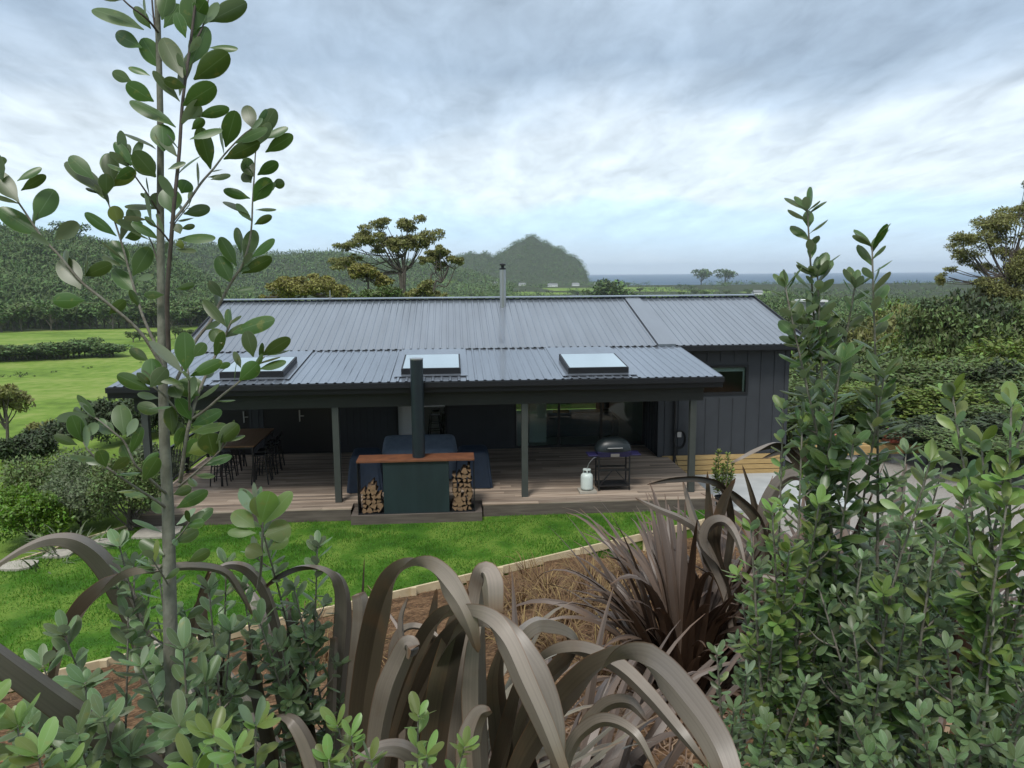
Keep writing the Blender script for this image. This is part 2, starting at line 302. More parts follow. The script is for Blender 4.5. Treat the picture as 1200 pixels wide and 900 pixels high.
class MB:
    def __init__(s): s.v = []; s.f = []; s.mi = []
    def add(s, vs, fs, mi=0):
        n = len(s.v); s.v += [tuple(map(float, v)) for v in vs]; s.f += [tuple(n+i for i in f) for f in fs]; s.mi += [mi]*len(fs); return s
    def box(s, x0, x1, y0, y1, z0, z1, mi=0):
        return s.add([(x0, y0, z0), (x1, y0, z0), (x1, y1, z0), (x0, y1, z0), (x0, y0, z1), (x1, y0, z1), (x1, y1, z1), (x0, y1, z1)],
                     [(0, 3, 2, 1), (4, 5, 6, 7), (0, 1, 5, 4), (1, 2, 6, 5), (2, 3, 7, 6), (3, 0, 4, 7)], mi)
    def bar(s, a, b, w, h=None, up=(0, 0, 1), mi=0):
        a, b = Vector(a), Vector(b); h = h or w; d = (b-a).normalized(); u = Vector(up)
        if abs(d.dot(u)) > .95: u = Vector((0, 1, 0))
        x = d.cross(u).normalized()*w/2; y = x.cross(d).normalized()*h/2
        vs = [a-x-y, a+x-y, a+x+y, a-x+y, b-x-y, b+x-y, b+x+y, b-x+y]
        return s.add(vs, [(0, 1, 2, 3), (7, 6, 5, 4), (0, 4, 5, 1), (1, 5, 6, 2), (2, 6, 7, 3), (3, 7, 4, 0)], mi)
    def tube(s, pts, rad, n=8, mi=0, cap=True):
        pts = [Vector(p) for p in pts]; k = len(pts)
        if isinstance(rad, (int, float)): rad = [rad]*k
        ref = None; vs = []
        for i, p in enumerate(pts):
            d = (pts[min(i+1, k-1)]-pts[max(i-1, 0)]).normalized()
            if ref is None: ref = Vector((1, 0, 0)) if abs(d.x) < .9 else Vector((0, 1, 0))
            x = (ref-d*ref.dot(d)).normalized(); ref = x; y = d.cross(x)
            for j in range(n):
                a = 2*math.pi*j/n; vs.append(p+(x*math.cos(a)+y*math.sin(a))*rad[i])
        fs = [(i*n+j, i*n+(j+1) % n, (i+1)*n+(j+1) % n, (i+1)*n+j) for i in range(k-1) for j in range(n)]
        if cap: fs += [tuple(range(n-1, -1, -1)), tuple((k-1)*n+j for j in range(n))]
        return s.add(vs, fs, mi)
    def lathe(s, c, prof, n=16, mi=0):
        vs = [(c[0]+r*math.cos(2*math.pi*j/n), c[1]+r*math.sin(2*math.pi*j/n), c[2]+z) for r, z in prof for j in range(n)]
        k = len(prof); fs = [(i*n+j, i*n+(j+1) % n, (i+1)*n+(j+1) % n, (i+1)*n+j) for i in range(k-1) for j in range(n)]
        fs += [tuple(range(n-1, -1, -1)), tuple((k-1)*n+j for j in range(n))]
        return s.add(vs, fs, mi)
    def build(s, name, m, parent=None, loc=None, smooth=False, bevel=0, autosm=False):
        me = bpy.data.meshes.new(name); me.from_pydata(s.v, [], s.f); me.update()
        o = link_mesh(me, name, m, parent, loc, smooth)
        if any(s.mi): me.polygons.foreach_set('material_index', s.mi)
        if bevel:
            b = o.modifiers.new('bevel', 'BEVEL'); b.width = bevel; b.segments = 2; b.limit_method = 'ANGLE'
        return o

# ------------------------------------------------------------------ leaf and ribbon builders (numpy)
def unit(a): return a/np.maximum(np.linalg.norm(a, axis=-1, keepdims=True), 1e-9)
def leaves(base, axis, normal, length, width, nl=6, nw=4, curl=.12, cup=.12, shape='obovate', jitter=True):
    """base, axis, normal (n,3); length, width (n,). A leaf is one island with UVs (u across, v along)."""
    n = len(base); axis = unit(axis); side = unit(np.cross(axis, normal)); normal = unit(np.cross(side, axis))
    t = np.linspace(0, 1, nl+1); u = np.linspace(-1, 1, nw+1)
    if shape == 'obovate': t = 1-(1-t)**1.35; q_ = np.clip((t-.03)/.53, 0, 1); prof = np.where(t < .56, np.sin(np.pi/2*q_)**1.0, np.sqrt(np.clip(1-((t-.56)/.445)**2.1, 0, 1))); prof = np.maximum(prof, .07)
    elif shape == 'lance': prof = np.clip(np.sin(np.pi*np.clip(t, .03, .97)), 0, 1)**.8
    else: prof = np.clip(1-t**3, .05, 1)*np.clip(.45+t*2.5, 0, 1)
    T, U = np.meshgrid(t, u, indexing='ij'); P = prof[:, None]*U
    cl = RNG.uniform(.3, 1.6, n)*curl if jitter else np.full(n, curl); cp = RNG.uniform(.2, 1.6, n)*cup if jitter else np.full(n, cup)
    l = length[:, None, None]; wd = width[:, None, None]
    drop = -cl[:, None, None]*l*(T**2)[None]*1.2 + cl[:, None, None]*l*T[None]*.5
    cupz = cp[:, None, None]*wd*((P**2)[None])
    V = base[:, None, None, :] + axis[:, None, None, :]*(l*T[None])[..., None] + side[:, None, None, :]*(wd*.5*P[None])[..., None] + normal[:, None, None, :]*(drop - cupz)[..., None]
    m = (nl+1)*(nw+1); idx = np.arange(m).reshape(nl+1, nw+1)
    q = np.stack([idx[:-1, :-1], idx[:-1, 1:], idx[1:, 1:], idx[1:, :-1]], -1).reshape(-1, 4)
    F = (q[None]+(np.arange(n)*m)[:, None, None]).reshape(-1, 4)
    uv = np.stack([(U+1)/2, T], -1).reshape(m, 2)[q].reshape(-1, 2); UV = np.tile(uv, (n, 1))
    return V.reshape(-1, 3), F, UV
def spline(P, n):
    """Catmull-Rom through rows of P (any width), n samples"""
    P = np.asarray(P, float); k = len(P)
    Q = np.vstack([2*P[0]-P[1], P, 2*P[-1]-P[-2]]); out = []
    for s in np.linspace(0, k-1-1e-6, n):
        i = int(s); f = s-i; a, b, c, d = Q[i:i+4]
        out.append(.5*((2*b)+(-a+c)*f+(2*a-5*b+4*c-d)*f*f+(-a+3*b-3*c+d)*f**3))
    return np.array(out)
def ribbon(pts, side, width, keel=.25, nu=4):
    """pts (k,3), side (k,3), width (k,). V-folded strap leaf"""
    pts = np.asarray(pts); k = len(pts); tan = unit(np.gradient(pts, axis=0)); side = unit(side-tan*np.sum(side*tan, -1, keepdims=True)); nor = np.cross(side, tan)
    u = np.linspace(-1, 1, nu+1)
    V = pts[:, None]+side[:, None]*(u[None, :, None]*width[:, None, None]*.5)+nor[:, None]*((np.abs(u)[None, :, None]*.9-.45)*keel*width[:, None, None])
    m = nu+1; idx = np.arange(k*m).reshape(k, m); q = np.stack([idx[:-1, :-1], idx[:-1, 1:], idx[1:, 1:], idx[1:, :-1]], -1).reshape(-1, 4)
    uvv = np.stack(np.meshgrid(np.linspace(0, 1, k), (u+1)/2, indexing='ij'), -1)[..., ::-1].reshape(-1, 2)
    return V.reshape(-1, 3), q, uvv[q].reshape(-1, 2)
class Geo:
    def __init__(s): s.V = []; s.F = []; s.U = []; s.n = 0
    def add(s, V, F, U): s.V.append(V); s.F.append(F+s.n); s.U.append(U); s.n += len(V)
    def build(s, name, m, parent=None, loc=None, smooth=True):
        F = np.vstack(s.F); U = np.vstack(s.U); me = np_mesh(name, np.vstack(s.V), F, U)
        if 'flax' in m or m == 'tussock':      # crisp fold along the midrib
            mid = np.zeros(s.n, bool); mid[F.ravel()[np.abs(U[:, 0]-.5) < 1e-4]] = True; ev = np.zeros(len(me.edges)*2, np.int32); me.edges.foreach_get('vertices', ev); ev = ev.reshape(-1, 2)
            a = me.attributes.new('sharp_edge', 'BOOLEAN', 'EDGE'); a.data.foreach_set('value', mid[ev[:, 0]] & mid[ev[:, 1]])
        return link_mesh(me, name, m, parent, loc, smooth)

# ------------------------------------------------------------------ ground shape
E0 = np.array([-2.24, 12.49]); ED = unit(np.array([11.16, 5.62])); EN = np.array([ED[1], -ED[0]])     # lawn edge line, EN towards the camera
def edge_t(x, y): return (x-E0[0])*EN[0]+(y-E0[1])*EN[1]
def _n2(x, y, s, ph=0):
    return (np.sin(x/s+ph)*np.cos(y/s*1.13+ph*2)+.5*np.sin(x/s*2.3+y/s*1.7+ph)+.25*np.cos(x/s*4.1-y/s*3.7+ph*3))
SKY_A = np.array([(-2600, 250), (-900, 240), (-300, 250), (0, 274), (60, 280), (100, 287), (150, 297), (185, 300), (225, 322), (260, 342), (300, 360), (5000, 360)], float)
SKY_B = np.array([(-3000, 300), (150, 296), (200, 288), (240, 287), (280, 294), (330, 302), (400, 300), (450, 308), (500, 313), (545, 321), (590, 336), (5000, 336)], float)
SKY_C = np.array([(-3000, 345), (500, 345), (528, 312), (536, 303), (545, 301), (552, 297), (561, 299), (570, 298), (580, 303), (588, 297), (597, 294), (604, 287), (613, 285), (620, 279), (627, 279), (633, 285), (642, 287), (650, 293), (658, 294), (666, 301), (675, 303), (682, 312), (687, 321), (691, 334), (694, 345), (5000, 345)], float)
def gz(x, y):
    x = np.asarray(x, float); y = np.asarray(y, float); r = np.hypot(x, y); t = edge_t(x, y)
    rt = sm((x-9)/3); D = np.sqrt(np.maximum(0, -8.5-x+np.maximum(0, 14-y)*.3)**2+np.maximum(0, y-31+6.5*rt)**2+np.maximum(0, x-16)**2)*(1+1.3*rt)
    z = -.62-11.4*sm((D-0)/62)-.4*sm(D/6)
    z = z-8*sm((r-200)/700)-7*sm((r-900)/1300)-6*sm((r-2350)/250)
    z = z+_n2(x, y, 60)*.5*sm((r-80)/200)
    rel = np.clip(np.arctan2(x, np.maximum(y, 1e-3))-R(4.4), -1.2, 1.2); px = 600+900*np.tan(rel)          # bearing
    px = np.where(y <= 0, np.where(x < 0, -2600, 5000), px)
    def hill(sky, d0, d1, d2):
        h = (321-np.interp(px, sky[:, 0], sky[:, 1]))/900*d1*np.cos(rel)+CAM_H
        g = sm((r-d0)/(d1-d0))*(1-sm((r-d1)/(d2-d1))); rough = _n2(x, y, 38, 1)*.05+_n2(x, y, 17, 3)*.02+_n2(x, y, 90, 2)*.08
        return np.where(g > 0, (h+26)*np.clip(g+rough*g*(1-g)*4, 0, 1)-26, -99)
    z = np.maximum(z, hill(SKY_A, 300, 640, 1100)); z = np.maximum(z, hill(SKY_B, 850, 1350, 1800)); z = np.maximum(z, hill(SKY_C, 1750, 2020, 2350))
    slope = -.40+.326*np.clip(t, 0, 13)+.30*np.clip(t-13, 0, 60)+_n2(x, y, .9)*.03
    near = np.where((t > 0), slope, -99); near = np.where((x > 2.6), slope-(x-2.6)*.36, near); near = np.where(t > 0, near, -99); near = np.where((x < -14), near+(x+14)*.35, near)
    return np.maximum(z, near)
def hit(px, py):
    d = ray(px, py); s = .5
    while s < 4000:
        p = CO+d*s
        if p[2] < gz(p[0], p[1]): break
        s *= 1.01
    lo, hi = s/1.01, s
    for _ in range(20):
        m = (lo+hi)/2; p = CO+d*m
        if p[2] < gz(p[0], p[1]): hi = m
        else: lo = m
    return CO+d*hi
def down(px, depth):
    """ground point under photo column px at a distance"""
    d = ray(px, 321); d = d/math.hypot(d[0], d[1]); return np.array([d[0]*depth, d[1]*depth, float(gz(d[0]*depth, d[1]*depth))])

def build_ground():
    th = np.concatenate([np.radians(np.arange(-180, -50, 5)), np.radians(np.linspace(-50, 58, 520)), np.radians(np.arange(63, 180, 5))])
    rr = np.concatenate([[0.0], np.geomspace(.6, 16000, 330)])
    T, Rr = np.meshgrid(th, rr, indexing='ij'); X = Rr*np.sin(T); Y = Rr*np.cos(T); Z = gz(X, Y)
    n, m = T.shape; idx = np.arange(n*m).reshape(n, m); i2 = np.roll(idx, -1, axis=0)
    F = np.stack([idx[:, :-1], idx[:, 1:], i2[:, 1:], i2[:, :-1]], -1).reshape(-1, 4)[:, ::-1]
    me = np_mesh('ground', np.stack([X, Y, Z], -1).reshape(-1, 3), F)
    # land cover: 0 pasture, 1 bush/scrub, 2 garden soil
    px = 600+900*np.tan(np.clip(np.arctan2(X, np.maximum(Y, 1e-3))-R(4.4), -1.2, 1.2))
    cover = np.zeros_like(X)
    cover = np.where(Rr > 305, 1.0, cover)
    cover = np.where((Rr > 420) & (Rr < 800) & (px > 300) & (px < 980), np.where(_n2(X, Y, 70, 2) > -.2, 0.0, 1.0), cover)
    cover = np.where((Rr > 800) & (Rr < 1250) & (px > 480) & (px < 900), np.where(_n2(X, Y, 90, 5) > .1, 0.0, 1.0), cover)
    cover = np.where((X > 10) & (Rr < 300), 1.0, cover)
    soil = ((edge_t(X, Y) > -.3) & (edge_t(X, Y) < 12.5) & (Rr < 30)).astype(float)
    ca = me.color_attributes.new('cover', 'FLOAT_COLOR', 'POINT')
    ca.data.foreach_set('color', np.stack([cover, soil, cover*0, cover*0+1], -1).reshape(-1).astype(np.float32))
    m = bpy.data.materials.new('land'); m.use_nodes = True; t = m.node_tree; b = t.nodes['Principled BSDF']; b.inputs['Roughness'].default_value = .95; b.inputs['Specular IOR Level'].default_value = .1
    tc = N(t, 'ShaderNodeTexCoord')
    def nz(s, d=5, st=(1, 1, 1)):
        mp = N(t, 'ShaderNodeMapping'); mp.inputs['Scale'].default_value = st; L(t, tc.outputs['Object'], mp.inputs[0])
        q = N(t, 'ShaderNodeTexNoise'); q.inputs['Scale'].default_value = s; q.inputs['Detail'].default_value = d; L(t, mp.outputs[0], q.inputs[0]); return q.outputs[0]
    pas = ramp(t, mth(t, 'ADD', mth(t, 'MULTIPLY', nz(.03, 6, (1, 2.2, 1)), .6), mth(t, 'MULTIPLY', nz(.5, 6), .4)), [(.38, (.09, .15, .026)), (.5, (.15, .24, .04)), (.60, (.225, .285, .075))])
    bush = ramp(t, nz(.25, 6), [(.35, (.02, .03, .014)), (.6, (.05, .065, .03)), (.75, (.09, .085, .05))])
    soilc = ramp(t, mth(t, 'ADD', mth(t, 'MULTIPLY', nz(18, 6), .6), mth(t, 'MULTIPLY', nz(2.2, 4), .4)), [(.34, (.035, .021, .013)), (.5, (.12, .07, .037)), (.62, (.24, .145, .08))])
    at_ = N(t, 'ShaderNodeAttribute'); at_.attribute_name = 'cover'; sp = N(t, 'ShaderNodeSeparateColor'); L(t, at_.outputs[0], sp.inputs[0])
    m1 = N(t, 'ShaderNodeMix', data_type='RGBA'); L(t, sp.outputs[0], m1.inputs[0]); L(t, pas, m1.inputs[6]); L(t, bush, m1.inputs[7])
    m2 = N(t, 'ShaderNodeMix', data_type='RGBA'); L(t, sp.outputs[1], m2.inputs[0]); L(t, m1.outputs[2], m2.inputs[6]); L(t, soilc, m2.inputs[7])
    L(t, m2.outputs[2], b.inputs['Base Color'])
    bp = N(t, 'ShaderNodeBump'); bp.inputs['Distance'].default_value = .05; bp.inputs['Strength'].default_value = .6; L(t, nz(25, 5), bp.inputs['Height']); L(t, bp.outputs[0], b.inputs['Normal'])
    o = link_mesh(me, 'ground', m, smooth=True); tag(o, kind='structure')
    # sea
    mat('sea_water', (.012, .07, .15), rough=.55, var=.3, scale=.004, stretch=(1, 5, 1), spec=.45, bump=.0)
    s = np_mesh('sea', [(-12500, 1900, -26.2), (12500, 1900, -26.2), (12500, 12800, -26.2), (-12500, 12800, -26.2)], [(0, 1, 2, 3)])
    tag(link_mesh(s, 'sea', 'sea_water'), kind='structure')
build_ground()
mat('haze_air', (1, 1, 1))
def build_haze():
    m = MATS['haze_air']; t = m.node_tree; t.nodes.clear(); o = N(t, 'ShaderNodeOutputMaterial'); v = N(t, 'ShaderNodeVolumePrincipled')
    v.inputs['Color'].default_value = (.82, .91, 1, 1); v.inputs['Density'].default_value = .00011; v.inputs['Anisotropy'].default_value = .2; L(t, v.outputs[0], o.inputs['Volume'])
    b = MB().box(-13000, 13000, -700, 13200, -42, 130).build('haze', 'haze_air'); tag(b, kind='stuff')
build_haze()

def poly_sheet(name, pts, z, m, skirt=None):
    pts = [(p[0], p[1]) for p in pts]; n = len(pts); mb = MB(); mb.add([(x, y, z) for x, y in pts], [tuple(range(n))])
    if skirt is not None: mb.add([(x, y, z) for x, y in pts]+[(x, y, skirt) for x, y in pts], [(i, i+n, (i+1) % n+n, (i+1) % n) for i in range(n)])
    return tag(mb.build(name, m), kind='structure')
LAWN_Z = -.30
lawn_pts = [tuple(E0+ED*s) for s in (-13.5, -9, 0, 5, 9.7)]+[(6.42, 17.24), (-7.35, 17.27), (-7.35, 16.9), tuple(onZ(165, 612, LAWN_Z)[:2]), tuple(onZ(110, 629, LAWN_Z)[:2]), tuple(onZ(0, 664, LAWN_Z)[:2]), (-13.5, 12.4), (-15.5, 9.5)]
def lawn():
    m = bpy.data.materials.new('lawn_turf'); m.use_nodes = True; t = m.node_tree; b = t.nodes['Principled BSDF']; b.inputs['Roughness'].default_value = .9; b.inputs['Specular IOR Level'].default_value = .15
    tc = N(t, 'ShaderNodeTexCoord'); q = N(t, 'ShaderNodeTexNoise'); q.inputs['Scale'].default_value = 1.3; q.inputs['Detail'].default_value = 7; L(t, tc.outputs['Object'], q.inputs[0])
    L(t, ramp(t, q.outputs[0], [(.36, (.03, .09, .008)), (.48, (.055, .135, .012)), (.60, (.12, .20, .03))]), b.inputs['Base Color'])
    MATS['lawn_turf'] = m
    poly_sheet('lawn', lawn_pts, LAWN_Z, 'lawn_turf', -.8)
    # grass blades over the lawn
    P = np.array(lawn_pts); n = 210000
    x = RNG.uniform(-12, 6.4, n); y = RNG.uniform(7.5, 17.25, n)
    ins = np.zeros(n, bool); j = len(P)-1
    for i in range(len(P)):
        c = ((P[i, 1] > y) != (P[j, 1] > y)) & (x < (P[j, 0]-P[i, 0])*(y-P[i, 1])/(P[j, 1]-P[i, 1]+1e-12)+P[i, 0]); ins ^= c; j = i
    ins &= ~((x > -2.45) & (x < .7) & (y > 16.9))
    x, y = x[ins], y[ins]; n = len(x); a = RNG.uniform(0, 2*np.pi, n); h = RNG.uniform(.014, .055, n)*(1+.5*_n2(x, y, .42)); wd = RNG.uniform(.005, .010, n)
    lean = RNG.normal(0, .018, (n, 2)); z0 = np.full(n, LAWN_Z-.002)
    A = np.stack([x-wd*np.cos(a), y-wd*np.sin(a), z0], -1); B = np.stack([x+wd*np.cos(a), y+wd*np.sin(a), z0], -1); T = np.stack([x+lean[:, 0], y+lean[:, 1], z0+h], -1)
    V = np.stack([A, B, T], 1).reshape(-1, 3); F = np.arange(3*n).reshape(-1, 3)
    o = link_mesh(np_mesh('lawn_grass', V, F), 'lawn_grass', 'grass_blade'); tag(o, 'short bright green lawn grass in front of the deck', 'grass', kind='stuff')
lawn()

# ================================================================== HOUSE
WY = 22.9          # main front wall under the veranda
WINGY = 21.4       # front wall of the wing on the right
MZ0, MY0 = 3.27, 21.0; MS = math.tan(R(15)); RY = 25.5; RZ = MZ0+MS*(RY-MY0)
PZ0, PY0 = 2.87, 17.45; PS = (3.25-PZ0)/(21.05-PY0)
def rib_sheet(x0, x1, ya, za, yb, zb, pitch=.2, h=.019, n=1):
    """trapezoidal roofing: ribs run up the slope from (ya,za) to (yb,zb)"""
    prof = []; x = x0
    while x < x1-1e-6:
        for dx, dz in ((0, 0), (.118, 0), (.135, h), (.178, h), (.195, 0)):
            if x+dx <= x1: prof.append((x+dx, dz))
        x += pitch
    prof.append((x1, 0)); mb = MB(); k = len(prof)
    vs = [(x, ya, za+dz) for x, dz in prof]+[(x, yb, zb+dz) for x, dz in prof]
    mb.add(vs, [(i, i+1, k+i+1, k+i) for i in range(k-1)])
    return mb
house = thing('house', 'long dark weatherboard house with a ribbed grey steel roof and a deep open veranda', 'house', (1.2, 25, -.6))
X0, X1 = -7.1, 9.68
# shell
m = MB()
for a, b in ((-7.1, -6.98), (-6.05, -5.64), (-3.65, -1.74), (-.21, 1.83)): m.box(a, b, WY, WY+.14, -.5, 3.2)
for a, b in ((-6.98, -6.05), (-5.64, -3.65), (-1.74, -.21), (1.83, 5.88)): m.box(a, b, WY, WY+.14, 2.12, 3.2)
m.box(5.88, 6.02, WINGY+.14, WY+.14, -.5, 3.2)                    # return wall
WX0, WX1, WZ0, WZ1 = 6.95, 8.35, 1.86, 2.72
a0, a1 = 5.88, X1
# locate the wing window from its right and bottom edge
pw = onY(876, 462, WINGY); WX1 = float(pw[0]); WZ0 = float(pw[2]); WX0 = WX1-1.9; WZ1 = WZ0+.86
m.box(a0, WX0, WINGY, WINGY+.14, -.55, 3.25); m.box(WX1, a1, WINGY, WINGY+.14, -.55, 3.25); m.box(WX0, WX1, WINGY, WINGY+.14, -.55, WZ0); m.box(WX0, WX1, WINGY, WINGY+.14, WZ1, 3.25)
m.box(X1-.14, X1, WINGY+.14, 29.6, -.8, 3.25); m.box(-7.1, -6.96, WY+.14, 29.6, -.8, 3.25)
# gable ends
for gx in (X1-.14, -7.1):
    m.add([(gx, MY0+.4, 3.25), (gx+.14, MY0+.4, 3.25), (gx+.14, 29.6, 3.25), (gx, 29.6, 3.25), (gx, RY, RZ-.05), (gx+.14, RY, RZ-.05)], [(0, 4, 3), (1, 2, 5), (0, 1, 5, 4), (2, 3, 4, 5)])
# rear wall with wide openings
for a, b in ((-7.0, -3.2), (-.1, .9), (5.6, 9.6)): m.box(a, b, 29.5, 29.64, -.8, 3.25)
m.box(-3.2, -.1, 29.5, 29.64, 2.2, 3.25); m.box(.9, 5.6, 29.5, 29.64, 2.2, 3.25)
# board-and-batten joints
def battens(x0, x1, y, z0, z1, step, skip=()):
    x = x0
    while x <= x1:
        segs = [(z0, z1)]
        for s0, s1, a, b in skip:
            if s0-.05 < x < s1+.05: segs = [(p, q) for p, q in ((z0, a), (b, z1)) if q-p > .05]
        for p, q in segs: m.box(x-.022, x+.022, y-.022, y-.002, p, q)
        x += step
battens(6.08, X1-.02, WINGY, -.0, 3.2, .4, [(WX0, WX1, WZ0-.1, WZ1+.1)])
for a, b in ((-3.62, -1.78), (-.17, 1.79), (-6.0, -5.7)): battens(a, b, WY, -.3, 3.1, .2)
y = WINGY+.1
while y < WY: m.box(5.855, 5.878, y-.02, y+.02, 0, 3.1); y += .3
m.box(5.86, 6.03, WINGY-.024, WINGY-.002, -.5, 3.2); m.box(X1-.1, X1+.02, WINGY-.024, WINGY-.002, -.5, 3.2)
wall = m.build('wall', 'cladding', house)
MB().box(-6.96, 5.88, WY+.14, 29.5, -.06, -.01).box(5.88, 9.3, WINGY+.14, 29.5, -.06, -.01).build('interior_floor', 'interior_floor', house)
MB().box(-6.95, -1.9, WY+.15, 29.5, 2.55, 2.6).box(.8, 5.9, WY+.15, 29.5, 2.55, 2.6).box(-1.9, .8, WY+.15, 26, 2.55, 2.6).box(-1.9, .8, 28.4, 29.5, 2.55, 2.6).box(5.9, 9.3, WINGY+.15, 29.5, 2.85, 2.9).build('ceiling', 'interior_wall', house)  # ceiling gap added below the open rear slope to light the kitchen
for gx in (-3.4, 6.1): MB().box(gx, gx+.1, WY+.15, 29.4, 0, 2.54).build('interior_wall', 'interior_wall', house)
# main roof, both slopes, with its flat flashing over the wing line
rf = rib_sheet(-7.3, 10.15, MY0, MZ0, RY, RZ); RS = lambda y: RZ-(y-RY)*(RZ-MZ0+.05)/(30.1-RY)
for (xa, xb, ya, yb) in ((-7.3, -1.9, 30.1, RY), (.9, 10.15, 30.1, RY), (-1.9, .9, 30.1, 28.4), (-1.9, .9, 26.0, RY)):  # unseen rear slope left open over the kitchen, added to let daylight in
    r2 = rib_sheet(xa, xb, ya, RS(ya), yb, RS(yb)); rf.add(r2.v, r2.f)
roof = rf.build('roof', 'roof_steel', house)
s = MB()
for side in (-1, 1):
    s.add([(-7.33, RY, RZ+.075), (10.18, RY, RZ+.075), (10.18, RY+side*.2, RZ+.045), (-7.33, RY+side*.2, RZ+.045)], [(0, 1, 2, 3)])
    s.add([(-7.33, RY+side*.2, RZ+.045), (10.18, RY+side*.2, RZ+.045), (10.18, RY+side*.2, RZ+.025), (-7.33, RY+side*.2, RZ+.025)], [(0, 1, 2, 3)])
s.build('ridge_cap', 'roof_steel', roof)
fl = MB(); fx0, fx1 = 5.72, 6.22
fl.add([(fx0, MY0-.01, MZ0+.045), (fx1, MY0-.01, MZ0+.045), (fx1, RY-.19, RZ+.0), (fx0, RY-.19, RZ+.0)], [(0, 1, 2, 3)])
fl.add([(fx0, MY0-.01, MZ0+.045), (fx1, MY0-.01, MZ0+.045), (fx1, MY0-.01, MZ0-.02), (fx0, MY0-.01, MZ0-.02)], [(0, 3, 2, 1)])
fl.build('roof_flashing', 'roof_steel', roof)
for gx in (-7.33, 10.15):
    b = MB()
    for (ya, za, yb, zb) in ((MY0-.02, MZ0, RY, RZ), (30.12, MZ0-.05, RY, RZ)):
        b.bar((gx+.02, ya, za-.05), (gx+.02, yb, zb-.05), .04, .2)
    b.build('barge_board', 'fascia', roof)
g = MB(); g.box(6.3, 10.17, MY0-.12, MY0+.0, MZ0-.15, MZ0-.01); g.box(6.0, 10.13, MY0+.002, WINGY-.03, MZ0-.19, MZ0-.13); g.box(-7.3, 6.3, MY0+.02, MY0+.05, MZ0-.06, MZ0-.005)  # last box is a dark bar added for the shadow line under the eave
g.build('gutter', 'fascia', roof)
# veranda roof
pr_ = rib_sheet(-7.63, 6.31, PY0, PZ0, 21.6, PZ0+PS*(21.6-PY0)); vroof = pr_.build('veranda_roof', 'roof_steel', house)
v = MB(); v.box(-7.66, 6.33, PY0+.02, PY0+.06, PZ0-.26, PZ0-.006); v.box(-7.66, 6.33, PY0-.07, PY0+.02, PZ0-.13, PZ0-.012)
for gx in (-7.66, 6.30): v.bar((gx+.015, PY0+.06, PZ0-.135), (gx+.015, 21.0, PZ0+PS*3.55-.135), .03, .25)
v.build('gutter', 'fascia', vroof)
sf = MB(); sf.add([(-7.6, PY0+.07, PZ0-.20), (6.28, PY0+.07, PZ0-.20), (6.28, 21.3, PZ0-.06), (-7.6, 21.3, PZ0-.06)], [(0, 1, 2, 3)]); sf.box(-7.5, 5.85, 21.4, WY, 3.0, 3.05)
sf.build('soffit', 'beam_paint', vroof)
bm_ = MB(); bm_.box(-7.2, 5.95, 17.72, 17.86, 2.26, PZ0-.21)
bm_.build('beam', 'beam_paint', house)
for i, (pxl, pyl) in enumerate(((181, 600), (397, 588), (615, 583), (811, 579))):
    x = [-7.0, -2.74, 1.66, 5.72][i]
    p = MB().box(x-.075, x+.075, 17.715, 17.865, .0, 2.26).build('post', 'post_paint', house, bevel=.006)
# skylights on the veranda roof
def roof_pt(px, py, lift=0):
    d = ray(px, py); k = (PZ0+lift-PS*PY0-CAM_H)/(d[2]-PS*d[1]); return CO+d*k
for (pl, pr2, pyb, pt) in ((257, 331, 437, 412), (470, 540, 433, 411), (666, 738, 432, 409)):
    a = roof_pt(pl, pyb, .15); b2 = roof_pt(pr2, pyb, .15); xa, xb, ya = float(a[0]), float(b2[0]), float(a[1]); yb = ya+1.62
    h = .16; Z = lambda y: PZ0+PS*(y-PY0)
    k = MB()
    k.add([(xa, ya, Z(ya)-.02), (xb, ya, Z(ya)-.02), (xb, yb, Z(yb)-.02), (xa, yb, Z(yb)-.02), (xa, ya, Z(ya)+h), (xb, ya, Z(ya)+h), (xb, yb, Z(yb)+h), (xa, yb, Z(yb)+h)],
          [(0, 1, 5, 4), (1, 2, 6, 5), (2, 3, 7, 6), (3, 0, 4, 7)])
    e = .05
    k.add([(xa, ya, Z(ya)+h), (xb, ya, Z(ya)+h), (xb, yb, Z(yb)+h), (xa, yb, Z(yb)+h), (xa+e, ya+e, Z(ya+e)+h), (xb-e, ya+e, Z(ya+e)+h), (xb-e, yb-e, Z(yb-e)+h), (xa+e, yb-e, Z(yb-e)+h)],
          [(0, 1, 5, 4), (1, 2, 6, 5), (2, 3, 7, 6), (3, 0, 4, 7)])
    sk = k.build('skylight', 'fascia', vroof)
    gl = MB(); zo = .006
    gl.add([(xa+e-.01, ya+e-.01, Z(ya+e)+h+zo), (xb-e+.01, ya+e-.01, Z(ya+e)+h+zo), (xb-e+.01, yb-e+.01, Z(yb-e)+h+zo), (xa+e-.01, yb-e+.01, Z(yb-e)+h+zo)], [(0, 1, 2, 3)])
    gl.build('pane', 'roof_glass', sk)
    # blind under the glass
    bl = MB(); bl.add([(xa+e, ya+e, Z(ya)+.06), (xb-e, ya+e, Z(ya)+.06), (xb-e, yb-e, Z(yb)+.06), (xa+e, yb-e, Z(yb)+.06)], [(0, 1, 2, 3)]); bl.build('blind', 'white_paint', sk)
    fls = MB()
    for (x0, x1, y0, y1) in ((xa-.16, xa-.004, ya-.2, 21.0), (xb+.004, xb+.16, ya-.2, 21.0), (xa-.004, xb+.004, ya-.2, ya-.004), (xa-.004, xb+.004, yb+.004, 21.0)):
        if y1 > y0: fls.add([(x0, y0, Z(y0)+.029), (x1, y0, Z(y0)+.029), (x1, y1, Z(y1)+.029), (x0, y1, Z(y1)+.029)], [(0, 1, 2, 3)])
    fls.build('flashing', 'roof_steel', sk)
